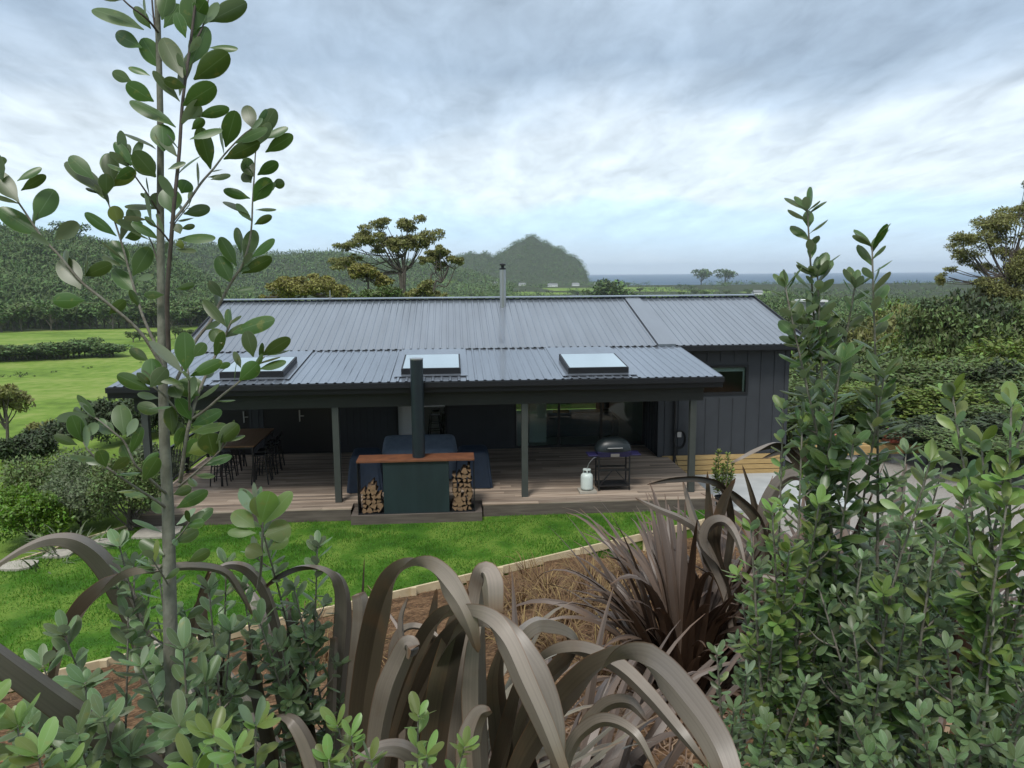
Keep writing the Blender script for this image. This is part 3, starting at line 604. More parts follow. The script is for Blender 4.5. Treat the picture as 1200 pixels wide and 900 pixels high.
# flue on the ridge
c = MB(); c.tube([(1.62, 24.6, 4.1), (1.62, 24.6, 5.42)], .10, 14); f_ = c.build('chimney_flue', 'aluminium', house, smooth=False)
MB().lathe((1.62, 24.6, 5.42), [(.11, 0), (.11, .04), (.05, .06), (.05, .12), (.10, .13), (.10, .17), (.02, .2)], 14).build('cowl', 'black_metal', f_)
MB().tube([(-3.95, RY, RZ), (-3.95, RY, RZ+.32)], .018, 6).box(-4.0, -3.9, RY-.03, RY+.03, RZ+.05, RZ+.09).build('vent_pipe', 'aluminium', house)
# windows and doors
def slider(x0, x1, y, n, closed=None, label=None):
    fr = MB(); fr.box(x0, x1, y+.03, y+.11, 2.05, 2.12); fr.box(x0, x1, y+.03, y+.11, 0, .06); fr.box(x0, x0+.06, y+.03, y+.11, .06, 2.05); fr.box(x1-.06, x1, y+.03, y+.11, .06, 2.05)
    w_ = (x1-x0-.12)/n
    for i in range(1, n): fr.box(x0+.06+w_*i-.035, x0+.06+w_*i+.035, y+.02, y+.1, .06, 2.05)
    f = fr.build('sliding_door', 'black_frame', house)
    for i in range(n):
        if closed is not None and i not in closed: continue
        MB().box(x0+.06+w_*i+.03, x0+.06+w_*(i+1)-.03, y+.06, y+.066, .06, 2.05).build('pane', 'window_glass', f)
    return f
slider(1.83, 5.88, WY, 3)
slider(-1.74, -.21, WY, 2, closed=[])
for (x0, x1, hx) in ((-6.98, -6.05, -6.2), (-5.64, -3.65, -4.58)):
    fr = MB(); fr.box(x0, x1, WY+.03, WY+.1, 0, 2.12); d_ = fr.build('door', 'black_frame', house)
    MB().box(hx-.015, hx+.015, WY-.03, WY+.028, .98, 1.32).bar((hx, WY-.03, 1.15), (hx+.13, WY-.03, 1.15), .025).build('handle', 'aluminium', d_)
wf = MB(); wf.box(WX0, WX1, WINGY-.03, WINGY+.06, WZ1-.07, WZ1); wf.box(WX0, WX1, WINGY-.03, WINGY+.06, WZ0, WZ0+.07); wf.box(WX0, WX0+.07, WINGY-.03, WINGY+.06, WZ0+.07, WZ1-.07); wf.box(WX1-.07, WX1, WINGY-.03, WINGY+.06, WZ0+.07, WZ1-.07)
wf = wf.build('window', 'black_frame', house); MB().box(WX0+.06, WX1-.06, WINGY+.02, WINGY+.026, WZ0+.06, WZ1-.06).build('pane', 'window_glass', wf)
MB().box(WX0+.07, WX1-.07, WINGY+.1, WINGY+.13, WZ1-.2, WZ1-.07).box(WX1-.12, WX1-.07, WINGY+.1, WINGY+.13, WZ0+.07, WZ1-.2).build('blind', 'white_paint', wf)
MB().tube([(6.35, WINGY-.07, 3.1), (6.35, WINGY-.07, -.5)], .04, 10).build('downpipe', 'black_metal', house)
sk_ = MB()
for i in range(4): sk_.box(6.0, 9.52, WINGY-.05, WINGY-.026, -.58+i*.155, -.58+i*.155+.135)
sk_.build('timber_skirting', 'new_timber', house)
for gx in (-3.2, .9):
    x1_ = -.1 if gx < 0 else 5.6; MB().box(gx, x1_, 29.55, 29.556, 0, 2.2).build('rear_pane', 'dimmed_glass', house)
# garden hose on the wing wall
hs = MB()
cx, cy, cz = [float(q) for q in onY(797, 515, WINGY-.13)]
for j in range(4):
    hs.tube([(cx+.17*math.cos(a)*(1-.06*j), cy+.02*j, cz+.27*math.sin(a)*(1-.04*j)) for a in np.linspace(0, 2*math.pi, 22)], .012, 6)
hs.tube([(cx-.1, cy, cz-.2), (cx-.12, cy, cz-.5), (cx-.06, cy, cz-.75), (cx-.02, cy-.1, -.5)], .012, 6)
h_ = hs.build('coil', 'black_metal'); ht = thing('garden_hose', 'black garden hose coiled on the wall behind the right veranda post', 'hose', (cx, cy, cz)); h_.data.transform(Matrix.Translation((-cx, -cy, -cz))); h_.parent = ht
MB().box(cx-.06, cx+.06, cy+.08, WINGY-.03, cz+.05, cz+.2).build('bracket', 'aluminium', ht)

# ------------------------------------------------------------------ deck
deck = thing('deck', 'weathered grey timber deck under the veranda roof, one step above the lawn', 'deck', (-.6, 20, -.3))
pl = MB(); y = 17.25; DX0, DX1 = -7.3, 6.15
row = 0
while y < WY-.01:
    yb = min(y+.136, WY-.004); segs = [(DX0, DX1 if y < 21.3 else 5.85)]
    if y < 17.62: segs = [(DX0, -2.38), (.62, DX1)]
    for (a, b) in segs:
        x = a
        first = True
        while x < b-.01:
            ln = random.uniform(1.2, 3.2) if first else random.choice([2.4, 3.0, 3.6, 4.2]); first = False
            xe = min(x+ln, b); xe = b if b-xe < .5 else xe
            pl.box(x+.002, xe-.002, y, yb, -.032, random.uniform(-.003, 0)); x = xe
    y += .141; row += 1
pl.build('boards', 'deck_wood', deck)
fa = MB(); fa.box(DX0, -2.40, 17.255, 17.29, -.5, -.036); fa.box(.64, DX1, 17.255, 17.29, -.5, -.036); fa.box(-2.40, .64, 17.63, 17.66, -.5, -.036); fa.box(DX1-.03, DX1+.005, 17.295, 21.3, -.62, -.036); fa.box(DX0, DX0+.03, 17.295, WY, -.9, -.036)
fa.build('fascia_board', 'deck_fascia', deck)
bl = MB(); bl.box(-7.28, -7.22, 17.3, 22.8, .92, .97); bl.box(-7.27, -7.23, 17.3, 22.8, .1, .14)
y = 17.35
while y < 22.8: bl.box(-7.26, -7.24, y, y+.018, .14, .92); y += .11
for y in (17.3, 19.1, 20.9, 22.7): bl.box(-7.29, -7.21, y, y+.07, 0, 1.0)
bl.build('balustrade', 'black_metal', deck)
MB().box(-2.36, .60, 16.93, 17.60, -.42, -.09).build('plinth', 'deck_fascia', deck)

# ------------------------------------------------------------------ concrete pad, stones, edging
PADZ = -.56
tag(MB().box(6.17, 10.4, 17.9, WINGY-.06, PADZ-.2, PADZ).build('concrete_pad', 'concrete'), kind='structure')
poly_sheet('gravel_drive', [(10.41, 21.2), (7.0, 17.7), (6.6, 13.5), (8.0, 10.5), (17, 13), (19, 22.0), (15.9, 24.5), (10.41, 24.5)], -.585, 'gravel')
stone_names = ['pale stepping stone in the lawn, the last one before the left edge of the photo', 'pale stepping stone between the leftmost one and the one by the bush trunk', 'pale stepping stone in the lawn, next but one to the deck corner', 'large pale stepping stone touching the left corner of the deck step']
for i, ((px, py), sz) in enumerate(zip(((22, 664), (70, 650), (122, 637), (186, 625)), (.62, .55, .6, .95))):
    c = onZ(px, py, LAWN_Z); x, y = float(c[0]), float(c[1]); mb = MB(); n = 14; pts = []
    for k in range(n):
        a = 2*math.pi*k/n+.3; rr = .5*sz*(1/max(abs(math.cos(a)), abs(math.sin(a))))**.75*random.uniform(.93, 1.03); pts.append((x+rr*math.cos(a), y+rr*math.sin(a)*.8))
    mb.add([(p[0], p[1], LAWN_Z+.045) for p in pts]+[(p[0]*1, p[1], LAWN_Z-.05) for p in pts], [tuple(range(n))]+[(k, k+n, (k+1) % n+n, (k+1) % n) for k in range(n)])
    tag(mb.build('stepping_stone', 'stone_paver', loc=(x, y, LAWN_Z)), stone_names[i], 'stepping stone', 'stepping stones along the left end of the lawn')
ed = thing('garden_edging', 'pale timber edging board between the lawn and the sloping mulch bed', 'edging', (float(E0[0]), float(E0[1]), LAWN_Z))
a = E0+ED*(-13.5); b = E0+ED*9.72
for i in range(5):
    p = a+(b-a)*i/5; q = a+(b-a)*(i+1)/5
    MB().bar((p[0], p[1], -.33), (q[0], q[1], -.33), .045, .15).build('board', 'edging_timber', ed)
q = E0+ED*9.72
MB().bar((q[0], q[1]+.03, -.33), (q[0], 17.23, -.33), .045, .15).build('board', 'edging_timber', ed)
for s in (-9.5, -6.4, -3.3, -.2, 1.6, 3.4, 5.2, 7.0, 8.6):
    p = E0+ED*s+EN*(.075); MB().box(p[0]-.05, p[0]+.05, p[1]-.03, p[1]+.03, -.7, -.235).build('peg', 'edging_timber', ed)
e2 = thing('lawn_edging', 'pale timber edging board behind the stepping stones at the left end of the lawn', 'edging', (-8, 15.5, LAWN_Z))
q = [Vector((-7.3, 16.95, -.33))]+[Vector((float(onZ(px, py, LAWN_Z)[0]), float(onZ(px, py, LAWN_Z)[1]), -.33)) for px, py in ((165, 613), (110, 629), (0, 665))]; q.append(Vector((-13.5, 12.5, -.33)))
for i in range(4): MB().bar(q[i], q[i+1], .045, .14).build('board', 'edging_timber', e2)

# ------------------------------------------------------------------ fireplace
fp = thing('outdoor_fireplace', 'dark steel outdoor fireplace with a rusty mantel slab, tall black flue and open log bays', 'fireplace', (-.88, 17.25, -.09))
MB().box(-1.62, -.14, 17.0, 17.5, -.088, 1.118).build('firebox', 'fire_steel', fp, bevel=.006)
MB().box(-2.2, .44, 16.95, 17.56, 1.12, 1.165).build('mantel', 'corten', fp, bevel=.004)
MB().tube([(-.82, 17.25, 1.166), (-.82, 17.25, 3.40)], .145, 24).build('flue', 'flue_steel', fp)
MB().tube([(-.82, 17.25, 3.401), (-.82, 17.25, 3.43)], .15, 24).build('flue_cap', 'aluminium', fp)
for (x0, x1) in ((-2.2, -1.622), (-.138, .44)):
    f = MB(); f.box(x0, x1, 17.0, 17.5, -.088, -.068); xx = x0 if x0 < -2 else x1-.015; f.box(xx, xx+.015, 17.0, 17.5, -.066, 1.118); f.build('log_bay', 'black_metal', fp)
def log_mesh(k):
    rnd = random.Random(k); n = rnd.choice([3, 3, 3, 4, 4, 5]); r = .068; mb = MB(); pts = []
    for j in range(n):
        a = 2*math.pi*j/n+rnd.uniform(-.2, .2); rr = r*rnd.uniform(.6, 1.2); pts.append((rr*math.cos(a), rr*math.sin(a)))
    mb.add([(x, -.2, z) for x, z in pts]+[(x*1.02+.004, .2, z) for x, z in pts], [tuple(range(n)), tuple(range(2*n-1, n-1, -1))]+[(j, j+n, (j+1) % n+n, (j+1) % n) for j in range(n)])
    mb.mi = [1, 1]+[0 if rnd.random() < .55 else 1 for _ in range(n)]
    return mb
protos = []
for k in range(7):
    o = log_mesh(k+20).build('firewood_log', ['log_bark', 'log_wood']); protos.append(o)
used = set()
def place_log(x, z, lab, grp, rot=None):
    k = random.randrange(7); o = protos[k]
    if k in used: o = o.copy(); C.objects.link(o)
    used.add(k); o.location = (x, 17.23+random.uniform(-.025, .02), z); o.rotation_euler = (0, random.uniform(0, 6.28) if rot is None else rot, random.uniform(-.05, .05)); s = random.uniform(.65, 1.3); o.scale = (s*random.uniform(.8, 1.2), 1, s); tag(o, lab, 'log', grp)
for (x0, x1, top, lab, grp) in ((-2.13, -1.69, [.52, .62, .70, .45], 'split firewood log in the half-empty bay left of the steel firebox', 'firewood logs in the left bay'), (-.07, .37, [.80, .88, .98, 1.02], 'split firewood log in the full bay right of the steel firebox', 'firewood logs in the right bay')):
    for i in range(4):
        x = x0+.055+(x1-x0-.11)*i/3; z = -.01
        while z < top[i]-.03: place_log(x+random.uniform(-.012, .012)+((round(z*9) % 2)*.01), z, lab, grp); z += .108

# ------------------------------------------------------------------ covered furniture
def cover(name, label, x0, x1, y0, y1, z1, m, cat, flare=.03, top_in=.06, back=None, z0=.02):
    """a fabric cover: rounded box with sagging top and folds towards its hem"""
    nx, nz_ = 14, 8; V = []; F = []
    ring = []
    per = 40; cxm, cym = (x0+x1)/2, (y0+y1)/2; hx, hy = (x1-x0)/2, (y1-y0)/2
    levels = [0, .1, .25, .45, .65, .82, .93, .98, 1.0]; vs = []
    for li, t in enumerate(levels):
        ins = 0 if t < .9 else (.02 if t < .95 else (.05 if t < 1 else .10)); fl_ = flare*(1-t)
        for j in range(per):
            a = 2*math.pi*(j+.5)/per; c_, s_ = math.cos(a), math.sin(a); e = .18
            px_ = math.copysign(abs(c_)**e, c_); py_ = math.copysign(abs(s_)**e, s_)
            fold = .022*math.sin(a*9+1.3*li*.3)*(1-t)+random.uniform(-.008, .008)
            X = cxm+px_*(hx-top_in*t-ins+fl_+fold); Y = cym+py_*(hy-top_in*t-ins+fl_+fold); zt = z1
            if back: zt = z1-back*(max(0, min(1, (y1-Y)/(y1-y0))))
            vs.append((X, Y, z0+(zt-z0)*t+(0 if t < 1 else .012)))
    fs = [(i*per+j, i*per+(j+1) % per, (i+1)*per+(j+1) % per, (i+1)*per+j) for i in range(len(levels)-1) for j in range(per)]
    k = len(vs); last = (len(levels)-1)*per
    zc = sum(v[2] for v in vs[last:])/per-.03; vs.append((cxm, cym, zc)); fs += [(last+j, last+(j+1) % per, k) for j in range(per)]
    o = MB().add(vs, fs).build(name, m, loc=(cxm, cym, 0), smooth=True); ss = o.modifiers.new('s', 'SUBSURF'); ss.levels = ss.render_levels = 1
    return tag(o, label, cat)
cover('covered_armchair', 'outdoor armchair under a dark blue cover behind the left log bay', -2.62, -1.78, 18.45, 19.3, 1.0, 'blue_cover', 'covered chair', back=.1)
cover('covered_armchair', 'outdoor armchair under a dark blue cover right of the rusty mantel slab', .02, .9, 18.55, 19.4, .98, 'blue_cover', 'covered chair', back=.08)
cover('covered_sofa', 'long outdoor sofa under a slate blue cover behind the black flue', -1.98, .12, 19.5, 20.5, 1.12, 'blue_cover_light', 'covered sofa', back=.42, top_in=.1)

# ------------------------------------------------------------------ bar table and stools
tb = thing('bar_table', 'tall bar table with a brown slatted timber top and black metal legs on the deck', 'table', (-5.5, 20.4, 0))
tp = MB()
for i in range(9): tp.box(-5.96+i*.103, -5.96+i*.103+.098, 19.35, 21.6, 1.015, 1.05)
tp.build('table_top', 'table_wood', tb)
MB().box(-5.92, -5.08, 19.42, 21.53, .955, 1.013).build('frame', 'black_metal', tb)
for x in (-5.92, -5.12):
    for y in (19.42, 21.49): MB().box(x, x+.045, y, y+.045, 0, .955).build('leg', 'black_metal', tb)
st = thing('bar_stool', 'x', 'bar stool', (0, 0, 0), 'black metal bar stools round the bar table')
MB().box(-.16, .16, -.16, .16, .735, .76).build('seat', 'black_metal', st, bevel=.012)
br = MB(); br.tube([(.16, -.15, .76), (.19, -.14, .98), (.19, .14, .98), (.16, .15, .76)], .011, 6); br.box(.18, .195, -.12, .12, .88, .95); br.build('backrest', 'black_metal', st)
for sx in (-1, 1):
    for sy in (-1, 1): MB().bar((sx*.14, sy*.14, .74), (sx*.21, sy*.21, 0), .028, .028).build('leg', 'black_metal', st)
ft = MB()
for z_, r_ in ((.25, .185), (.5, .16)):
    ft = MB()
    for p, q in (((-r_, -r_), (r_, -r_)), ((r_, -r_), (r_, r_)), ((r_, r_), (-r_, r_)), ((-r_, r_), (-r_, -r_))): ft.bar((*p, z_), (*q, z_), .018, .018)
    ft.build('footrest', 'black_metal', st)
rows = ['nearest the lawn', 'second from the lawn', 'third from the lawn', 'nearest the house wall']
for side, sx, rz in (('right', -4.98, 0), ('left', -6.02, math.pi)):
    for i in range(4):
        o = st if (side == 'right' and i == 0) else copy_tree(st)
        o.location = (sx+random.uniform(-.03, .03), 19.68+i*.53, 0); o.rotation_euler = (0, 0, rz+random.uniform(-.06, .06))
        o['label'] = f'black metal bar stool on the {side} side of the bar table, {rows[i]}'

# ------------------------------------------------------------------ barbecue and gas bottle
bq = thing('barbecue', 'portable gas barbecue with a domed black lid and purple-blue side shelves on a folding cart', 'barbecue', (3.9, 18.25, 0))
ca = MB()
for x in (3.5, 4.26):
    for y in (18.05, 18.45): ca.bar((x, y, 0.02), (x, y, .86), .035, .035)
    ca.bar((x, 18.05, .12), (x, 18.45, .12), .03)
for y in (18.05, 18.45):
    ca.bar((3.5, y, .52), (4.26, y, .52), .03, .05); ca.bar((3.5, y, .13), (4.26, y, .13), .03, .04)
ca.bar((3.52, 18.05, .15), (3.83, 18.05, .50), .022); ca.bar((4.24, 18.05, .15), (3.93, 18.05, .50), .022); ca.box(3.5, 4.26, 18.05, 18.45, .13, .15)
ca.build('cart', 'black_metal', bq)
for x0, x1 in ((3.24, 3.54), (4.22, 4.54)):
    MB().box(x0, x1, 18.02, 18.45, .875, .905).build('side_shelf', 'bbq_blue', bq, bevel=.01)
bo = MB(); bo.add([(3.52, 18.02, .85), (4.24, 18.02, .85), (4.24, 18.5, .85), (3.52, 18.5, .85), (3.46, 17.98, .98), (4.3, 17.98, .98), (4.3, 18.54, .98), (3.46, 18.54, .98)], [(0, 3, 2, 1), (4, 5, 6, 7), (0, 1, 5, 4), (1, 2, 6, 5), (2, 3, 7, 6), (3, 0, 4, 7)])
bo.build('cook_box', 'bbq_blue', bq)
MB().box(3.78, 3.99, 17.965, 17.995, .87, .94).build('control_panel', 'aluminium', bq)
ld = []; lf = []; per = 28
for li, (t, zz) in enumerate(((1, .982), (1.0, 1.03), (.93, 1.13), (.8, 1.2), (.55, 1.27), (.25, 1.295))):
    for j in range(per):
        a = 2*math.pi*j/per; c_, s_ = math.cos(a), math.sin(a); ld.append((3.88+.45*t*math.copysign(abs(c_)**.7, c_), 18.26+.29*t*math.copysign(abs(s_)**.7, s_), zz))
lf = [(i*per+j, i*per+(j+1) % per, (i+1)*per+(j+1) % per, (i+1)*per+j) for i in range(5) for j in range(per)]+[tuple(5*per+j for j in range(per))]
lid = MB().add(ld, lf).build('lid', 'bbq_lid', bq, smooth=True)
MB().tube([(3.7, 17.99, 1.07), (3.7, 17.93, 1.09), (4.06, 17.93, 1.09), (4.06, 17.99, 1.07)], .012, 8).build('handle', 'aluminium', lid)
MB().tube([(3.2, 18.02, .56), (3.25, 18.0, .72), (3.36, 18.02, .84), (3.5, 18.1, .86)], .009, 6).build('gas_hose', 'aluminium', bq)
gb = thing('gas_bottle', 'white gas bottle on a small paver beside the barbecue cart', 'gas bottle', (3.2, 18.02, .06))
MB().lathe((3.2, 18.02, .06), [(.10, 0), (.145, .02), (.15, .06), (.15, .32), (.14, .37), (.10, .41), (.03, .43)], 24).build('body', 'gas_white', gb, smooth=True)
cl = MB()
for a in range(3): cl.box(3.2+.09*math.cos(a*2.1+.4)-.012, 3.2+.09*math.cos(a*2.1+.4)+.012, 18.02+.09*math.sin(a*2.1+.4)-.012, 18.02+.09*math.sin(a*2.1+.4)+.012, .45, .55)
cl.lathe((3.2, 18.02, .55), [(.1, 0), (.1, .02)], 18); cl.build('collar', 'gas_white', gb)
MB().tube([(3.2, 18.02, .48), (3.2, 18.02, .54)], .02, 8).build('valve', 'black_metal', gb)
tag(MB().box(3.0, 3.42, 17.83, 18.22, .002, .055).build('paver', 'stone_paver', loc=(3.2, 18, 0)), 'square paver under the white gas bottle', 'paver')

# ------------------------------------------------------------------ inside the house (seen through the glass)
cs = thing('sofa', 'grey-blue fabric sofa behind the glass sliding doors', 'sofa', (3.9, 24.6, 0))
MB().box(2.7, 5.1, 24.2, 25.0, .08, .45).build('seat', 'sofa_fabric', cs, bevel=.05)
MB().box(2.7, 5.1, 24.0, 24.2, .08, .85).build('backrest', 'sofa_fabric', cs, bevel=.05)
for x in (2.5, 5.1): MB().box(x, x+.2, 24.0, 25.0, .05, .62).build('armrest', 'sofa_fabric', cs, bevel=.04)
tag(MB().box(3.2, 3.75, 24.35, 24.5, .46, .9).build('cushion', 'cushion', bevel=.05, loc=(3.5, 24.4, .45)), 'mustard cushion on the sofa behind the glass doors', 'cushion')
tag(MB().box(-1.75, -1.12, 23.12, 23.7, 0, 2.1).build('white_cupboard', 'white_paint', loc=(-1.4, 24.2, 0)), 'tall white cupboard inside, seen left of the black flue', 'cupboard')
tag(MB().box(2.35, 2.9, 23.6, 24.0, 0, 1.45).build('white_cabinet', 'white_paint', loc=(2.6, 23.8, 0), bevel=.03), 'white cabinet inside the left glass door panel', 'cabinet')
tag(MB().box(-1.05, 1.5, 25.4, 26.1, 0, .92).build('kitchen_island', 'white_paint', loc=(.3, 26.4, 0)), 'white kitchen island inside, right of the black flue', 'counter')
for i, (x, y, lab) in enumerate(((-.62, 24.8, 'dark bar stool at the white kitchen island, the left of the two'), (-.2, 25.1, 'dark bar stool at the white kitchen island, the right of the two'))):
    o = copy_tree(st); o.location = (x, y, 0); o.rotation_euler = (0, 0, -1.4); o['label'] = lab; o['group'] = 'dark stools at the kitchen island'

# ------------------------------------------------------------------ potted shrub and building material on the right
def lmesh(geo_args, name, m, parent, loc=None): return link_mesh(np_mesh(name, *geo_args), name, m, parent, loc, True)

# ================================================================== PLANTS
def rand_dirs(n):
    v = RNG.normal(size=(n, 3)); return unit(v)
def crown_geo(lobes, n, size, shell=.55, up=.35, shape='lance', asp=.5, nl=2, nw=1):
    """leaf clumps spread through the outer part of the lobes (cx,cy,cz,rx,ry,rz)"""
    lobes = np.array(lobes, float); wts = (lobes[:, 3]*lobes[:, 5]); wts = wts/wts.sum(); k = RNG.choice(len(lobes), n, p=wts); lb = lobes[k]
    d = rand_dirs(n); d[:, 2] = np.where(RNG.random(n) < up, np.abs(d[:, 2]), d[:, 2]); rr = shell+(1-shell)*RNG.random(n)**.6
    rr = rr*(1+.13*np.sin(d[:, 0]*5+k)*np.cos(d[:, 1]*6+k*2)+.09*np.sin(d[:, 2]*11+d[:, 0]*9+k))
    P = lb[:, :3]+d*lb[:, 3:6]*rr[:, None]
    ax = unit(d*.7+rand_dirs(n)*.8+np.array([0, 0, -.1])); nr = unit(d*.5+np.array([0, 0, .8])+rand_dirs(n)*.6)
    ln = size*RNG.uniform(.6, 1.4, n)
    return leaves(P-ax*ln[:, None]*.5, ax, nr, ln, ln*asp*RNG.uniform(.7, 1.3, n), nl, nw, .15, .1, shape)
def trunk_mb(path, r0, r1, n=8):
    pts = spline(path, max(4, len(path)*3)); return MB().tube([tuple(p) for p in pts], list(np.linspace(r0, r1, len(pts))), n)
def bush_tree(name, label, cat, loc, h, wd, lobes_n, nleaf, size, lm, bark='bark', group=None, trunk_frac=.35, flat=.75, seed=0, extra=None, lr_=(.30, .48), asp=.5, low=.3):
    rs = np.random.default_rng(seed); t = thing(name, label, cat, loc, group); L0 = np.array(loc, float); lobes = []
    cz = h*(trunk_frac+(1-trunk_frac)/2); rz = h*(1-trunk_frac)/2
    for i in range(lobes_n):
        a = rs.uniform(0, 2*np.pi); rr = wd*.5*rs.uniform(.15, .72)**.8; u = rs.uniform(-1, 1)
        lr = wd*.5*rs.uniform(*lr_); zc = cz+u*rz*.62*(1-.35*(rr/(wd*.5)))
        lobes.append((L0[0]+rr*math.cos(a), L0[1]+rr*math.sin(a), L0[2]+zc, lr, lr, lr*flat))
    tb_ = MB(); top = L0+np.array([0, 0, cz]); tb_.tube([tuple(L0-np.array([0, 0, .3])), tuple(L0+np.array([rs.uniform(-.05, .05)*h, 0, h*trunk_frac])), tuple(top)], [h*.026, h*.02, h*.008], 7)
    for lb in lobes[:9]:
        b0 = L0+np.array([0, 0, h*rs.uniform(trunk_frac*.5, trunk_frac*1.1)]); e = np.array(lb[:3]); mid = b0*.45+e*.55; mid[2] -= h*.03
        tb_.tube([tuple(b0), tuple(mid), tuple(e)], [h*.013, h*.008, h*.003], 5)
    tb_.build('trunk', bark, t)
    V, F, U = crown_geo(lobes, nleaf, size, asp=asp); lmesh((V, F, U), 'crown', lm, t)
    return t
def copy_at(o, loc, s=(1, 1, 1), rz=0, label=None, group=None):
    c = copy_tree(o); c.location = loc; c.scale = s; c.rotation_euler = (0, 0, rz)
    if label: c['label'] = label
    if group: c['group'] = group
    return c

# --- karo and shrub stems in the foreground ------------------------------------------------
def leaf_cloud_on_stem(g, pts, ln, dens, start=.12, asp=.42, tipw=6, up=.55, spread=1.15):
    """spiral leaves along a stem (k,3) with a whorl at its tip"""
    seg = np.linalg.norm(np.diff(pts, axis=0), axis=1); cum = np.concatenate([[0], np.cumsum(seg)]); tot = cum[-1]
    s = np.arange(tot*start, tot, dens); s = np.concatenate([s, np.full(tipw, tot)-np.linspace(0, dens*.5, tipw)])
    P = np.stack([np.interp(s, cum, pts[:, i]) for i in range(3)], -1); Tn = unit(np.stack([np.interp(s, cum, np.gradient(pts[:, i])) for i in range(3)], -1))
    n = len(s); a = np.arange(n)*2.4+RNG.uniform(0, 6)+RNG.normal(0, .35, n)
    ref = np.array([.3, .9, .1]); X = unit(np.cross(Tn, ref)); Y = np.cross(Tn, X)
    out = X*np.cos(a)[:, None]+Y*np.sin(a)[:, None]; f = np.clip((s/tot-.8)/.2, 0, 1)
    ax = unit(out*spread+Tn*(up+.55*f+RNG.uniform(-.35, .35, n))[:, None]+np.array([0, 0, .12])); nr = unit(np.cross(np.cross(ax, Tn), ax)+RNG.normal(0, .25, (n, 3)))
    nr = np.where((nr[:, 2] < -.2)[:, None], -nr, nr)
    le = ln*RNG.uniform(.65, 1.15, n)*(1-.25*f*RNG.random(n)); V, F, U = leaves(P, ax, nr, le, le*asp*RNG.uniform(.85, 1.15, n), 6, 4, .12, .12); g.add(V, F, U)
def grow_shrub(name, label, cat, base, tips, ln, dens, lm, r0=.008, side=.6, sidelen=.22, bend=.2, group=None, start=.25, bark='karo_twig'):
    """stems from near base to each tip (3-D points), with side shoots"""
    base = np.array(base, float); t = thing(name, label, cat, tuple(base), group); g = Geo(); wood = MB()
    for tp in tips:
        tp = np.array(tp, float); v = tp-base; h = np.linalg.norm(v); b0 = base+np.array([RNG.normal(0, .04), RNG.normal(0, .04), -.03])
        mid1 = b0+v*.35+np.array([-v[0]*bend, -v[1]*bend, .04*h])*.6+RNG.normal(0, .015, 3)*h; mid2 = b0+v*.7+np.array([-v[0]*bend, -v[1]*bend, .02*h])*.5+RNG.normal(0, .012, 3)*h
        pts = spline([b0, mid1, mid2, tp], 26); wood.tube([tuple(p) for p in pts], list(np.linspace(r0, r0*.28, 26)), 6)
        leaf_cloud_on_stem(g, pts, ln, dens, start)
        k = int(side*h/.1)
        for j in range(k):
            f = RNG.uniform(start, .93); i = int(f*25); p = pts[i]; d = unit(pts[min(i+1, 25)]-pts[i-1]); a = RNG.uniform(0, 6.28)
            o_ = unit(np.cross(d, [math.cos(a), math.sin(a), .2])); sl = sidelen*RNG.uniform(.4, 1.0)*(1.1-f*.6)
            e = p+(o_*.75+d*.55+np.array([0, 0, .25]))*sl; sp = spline([p, p*.5+e*.5+o_*sl*.12, e], 9); wood.tube([tuple(q) for q in sp], list(np.linspace(r0*.4, r0*.2, 9)), 5, cap=False)
            leaf_cloud_on_stem(g, sp, ln*.88, dens*.9, .25, tipw=5)
    wood.build('stems', bark, t, smooth=True); g.build('leaves', lm, t); return t

# ---- the tall young karo on the left: limbs and leaves placed one by one
T0 = 1.45
def P3(px, py, dd=0.0): return at(px, py, T0+dd)
karo_base = np.array([*P3(207, 1150)[:2], 0]); karo_base[2] = float(gz(*karo_base[:2]))
karo = thing('young_karo_tree', 'slim young tree with rounded dark green leaves standing tall at the left of the photo', 'tree', tuple(karo_base))
trunk = [(207, 1150), (206, 1000), (204, 900), (201, 800), (199, 700), (197, 600), (193, 520), (191, 450), (189, 350), (188, 250), (188, 150), (186, 60), (183, -30), (180, -120)]
tp_ = [karo_base-np.array([0, 0, .05])]+[P3(x, y) for x, y in trunk]
tr_ = spline(tp_, 50); rad = np.interp(np.linspace(0, 1, 50), [0, .3, .5, .7, 1], [.018, .0135, .0098, .0068, .004])
MB().tube([tuple(p) for p in tr_], list(rad), 12).build('trunk', 'karo_bark', karo, smooth=True)
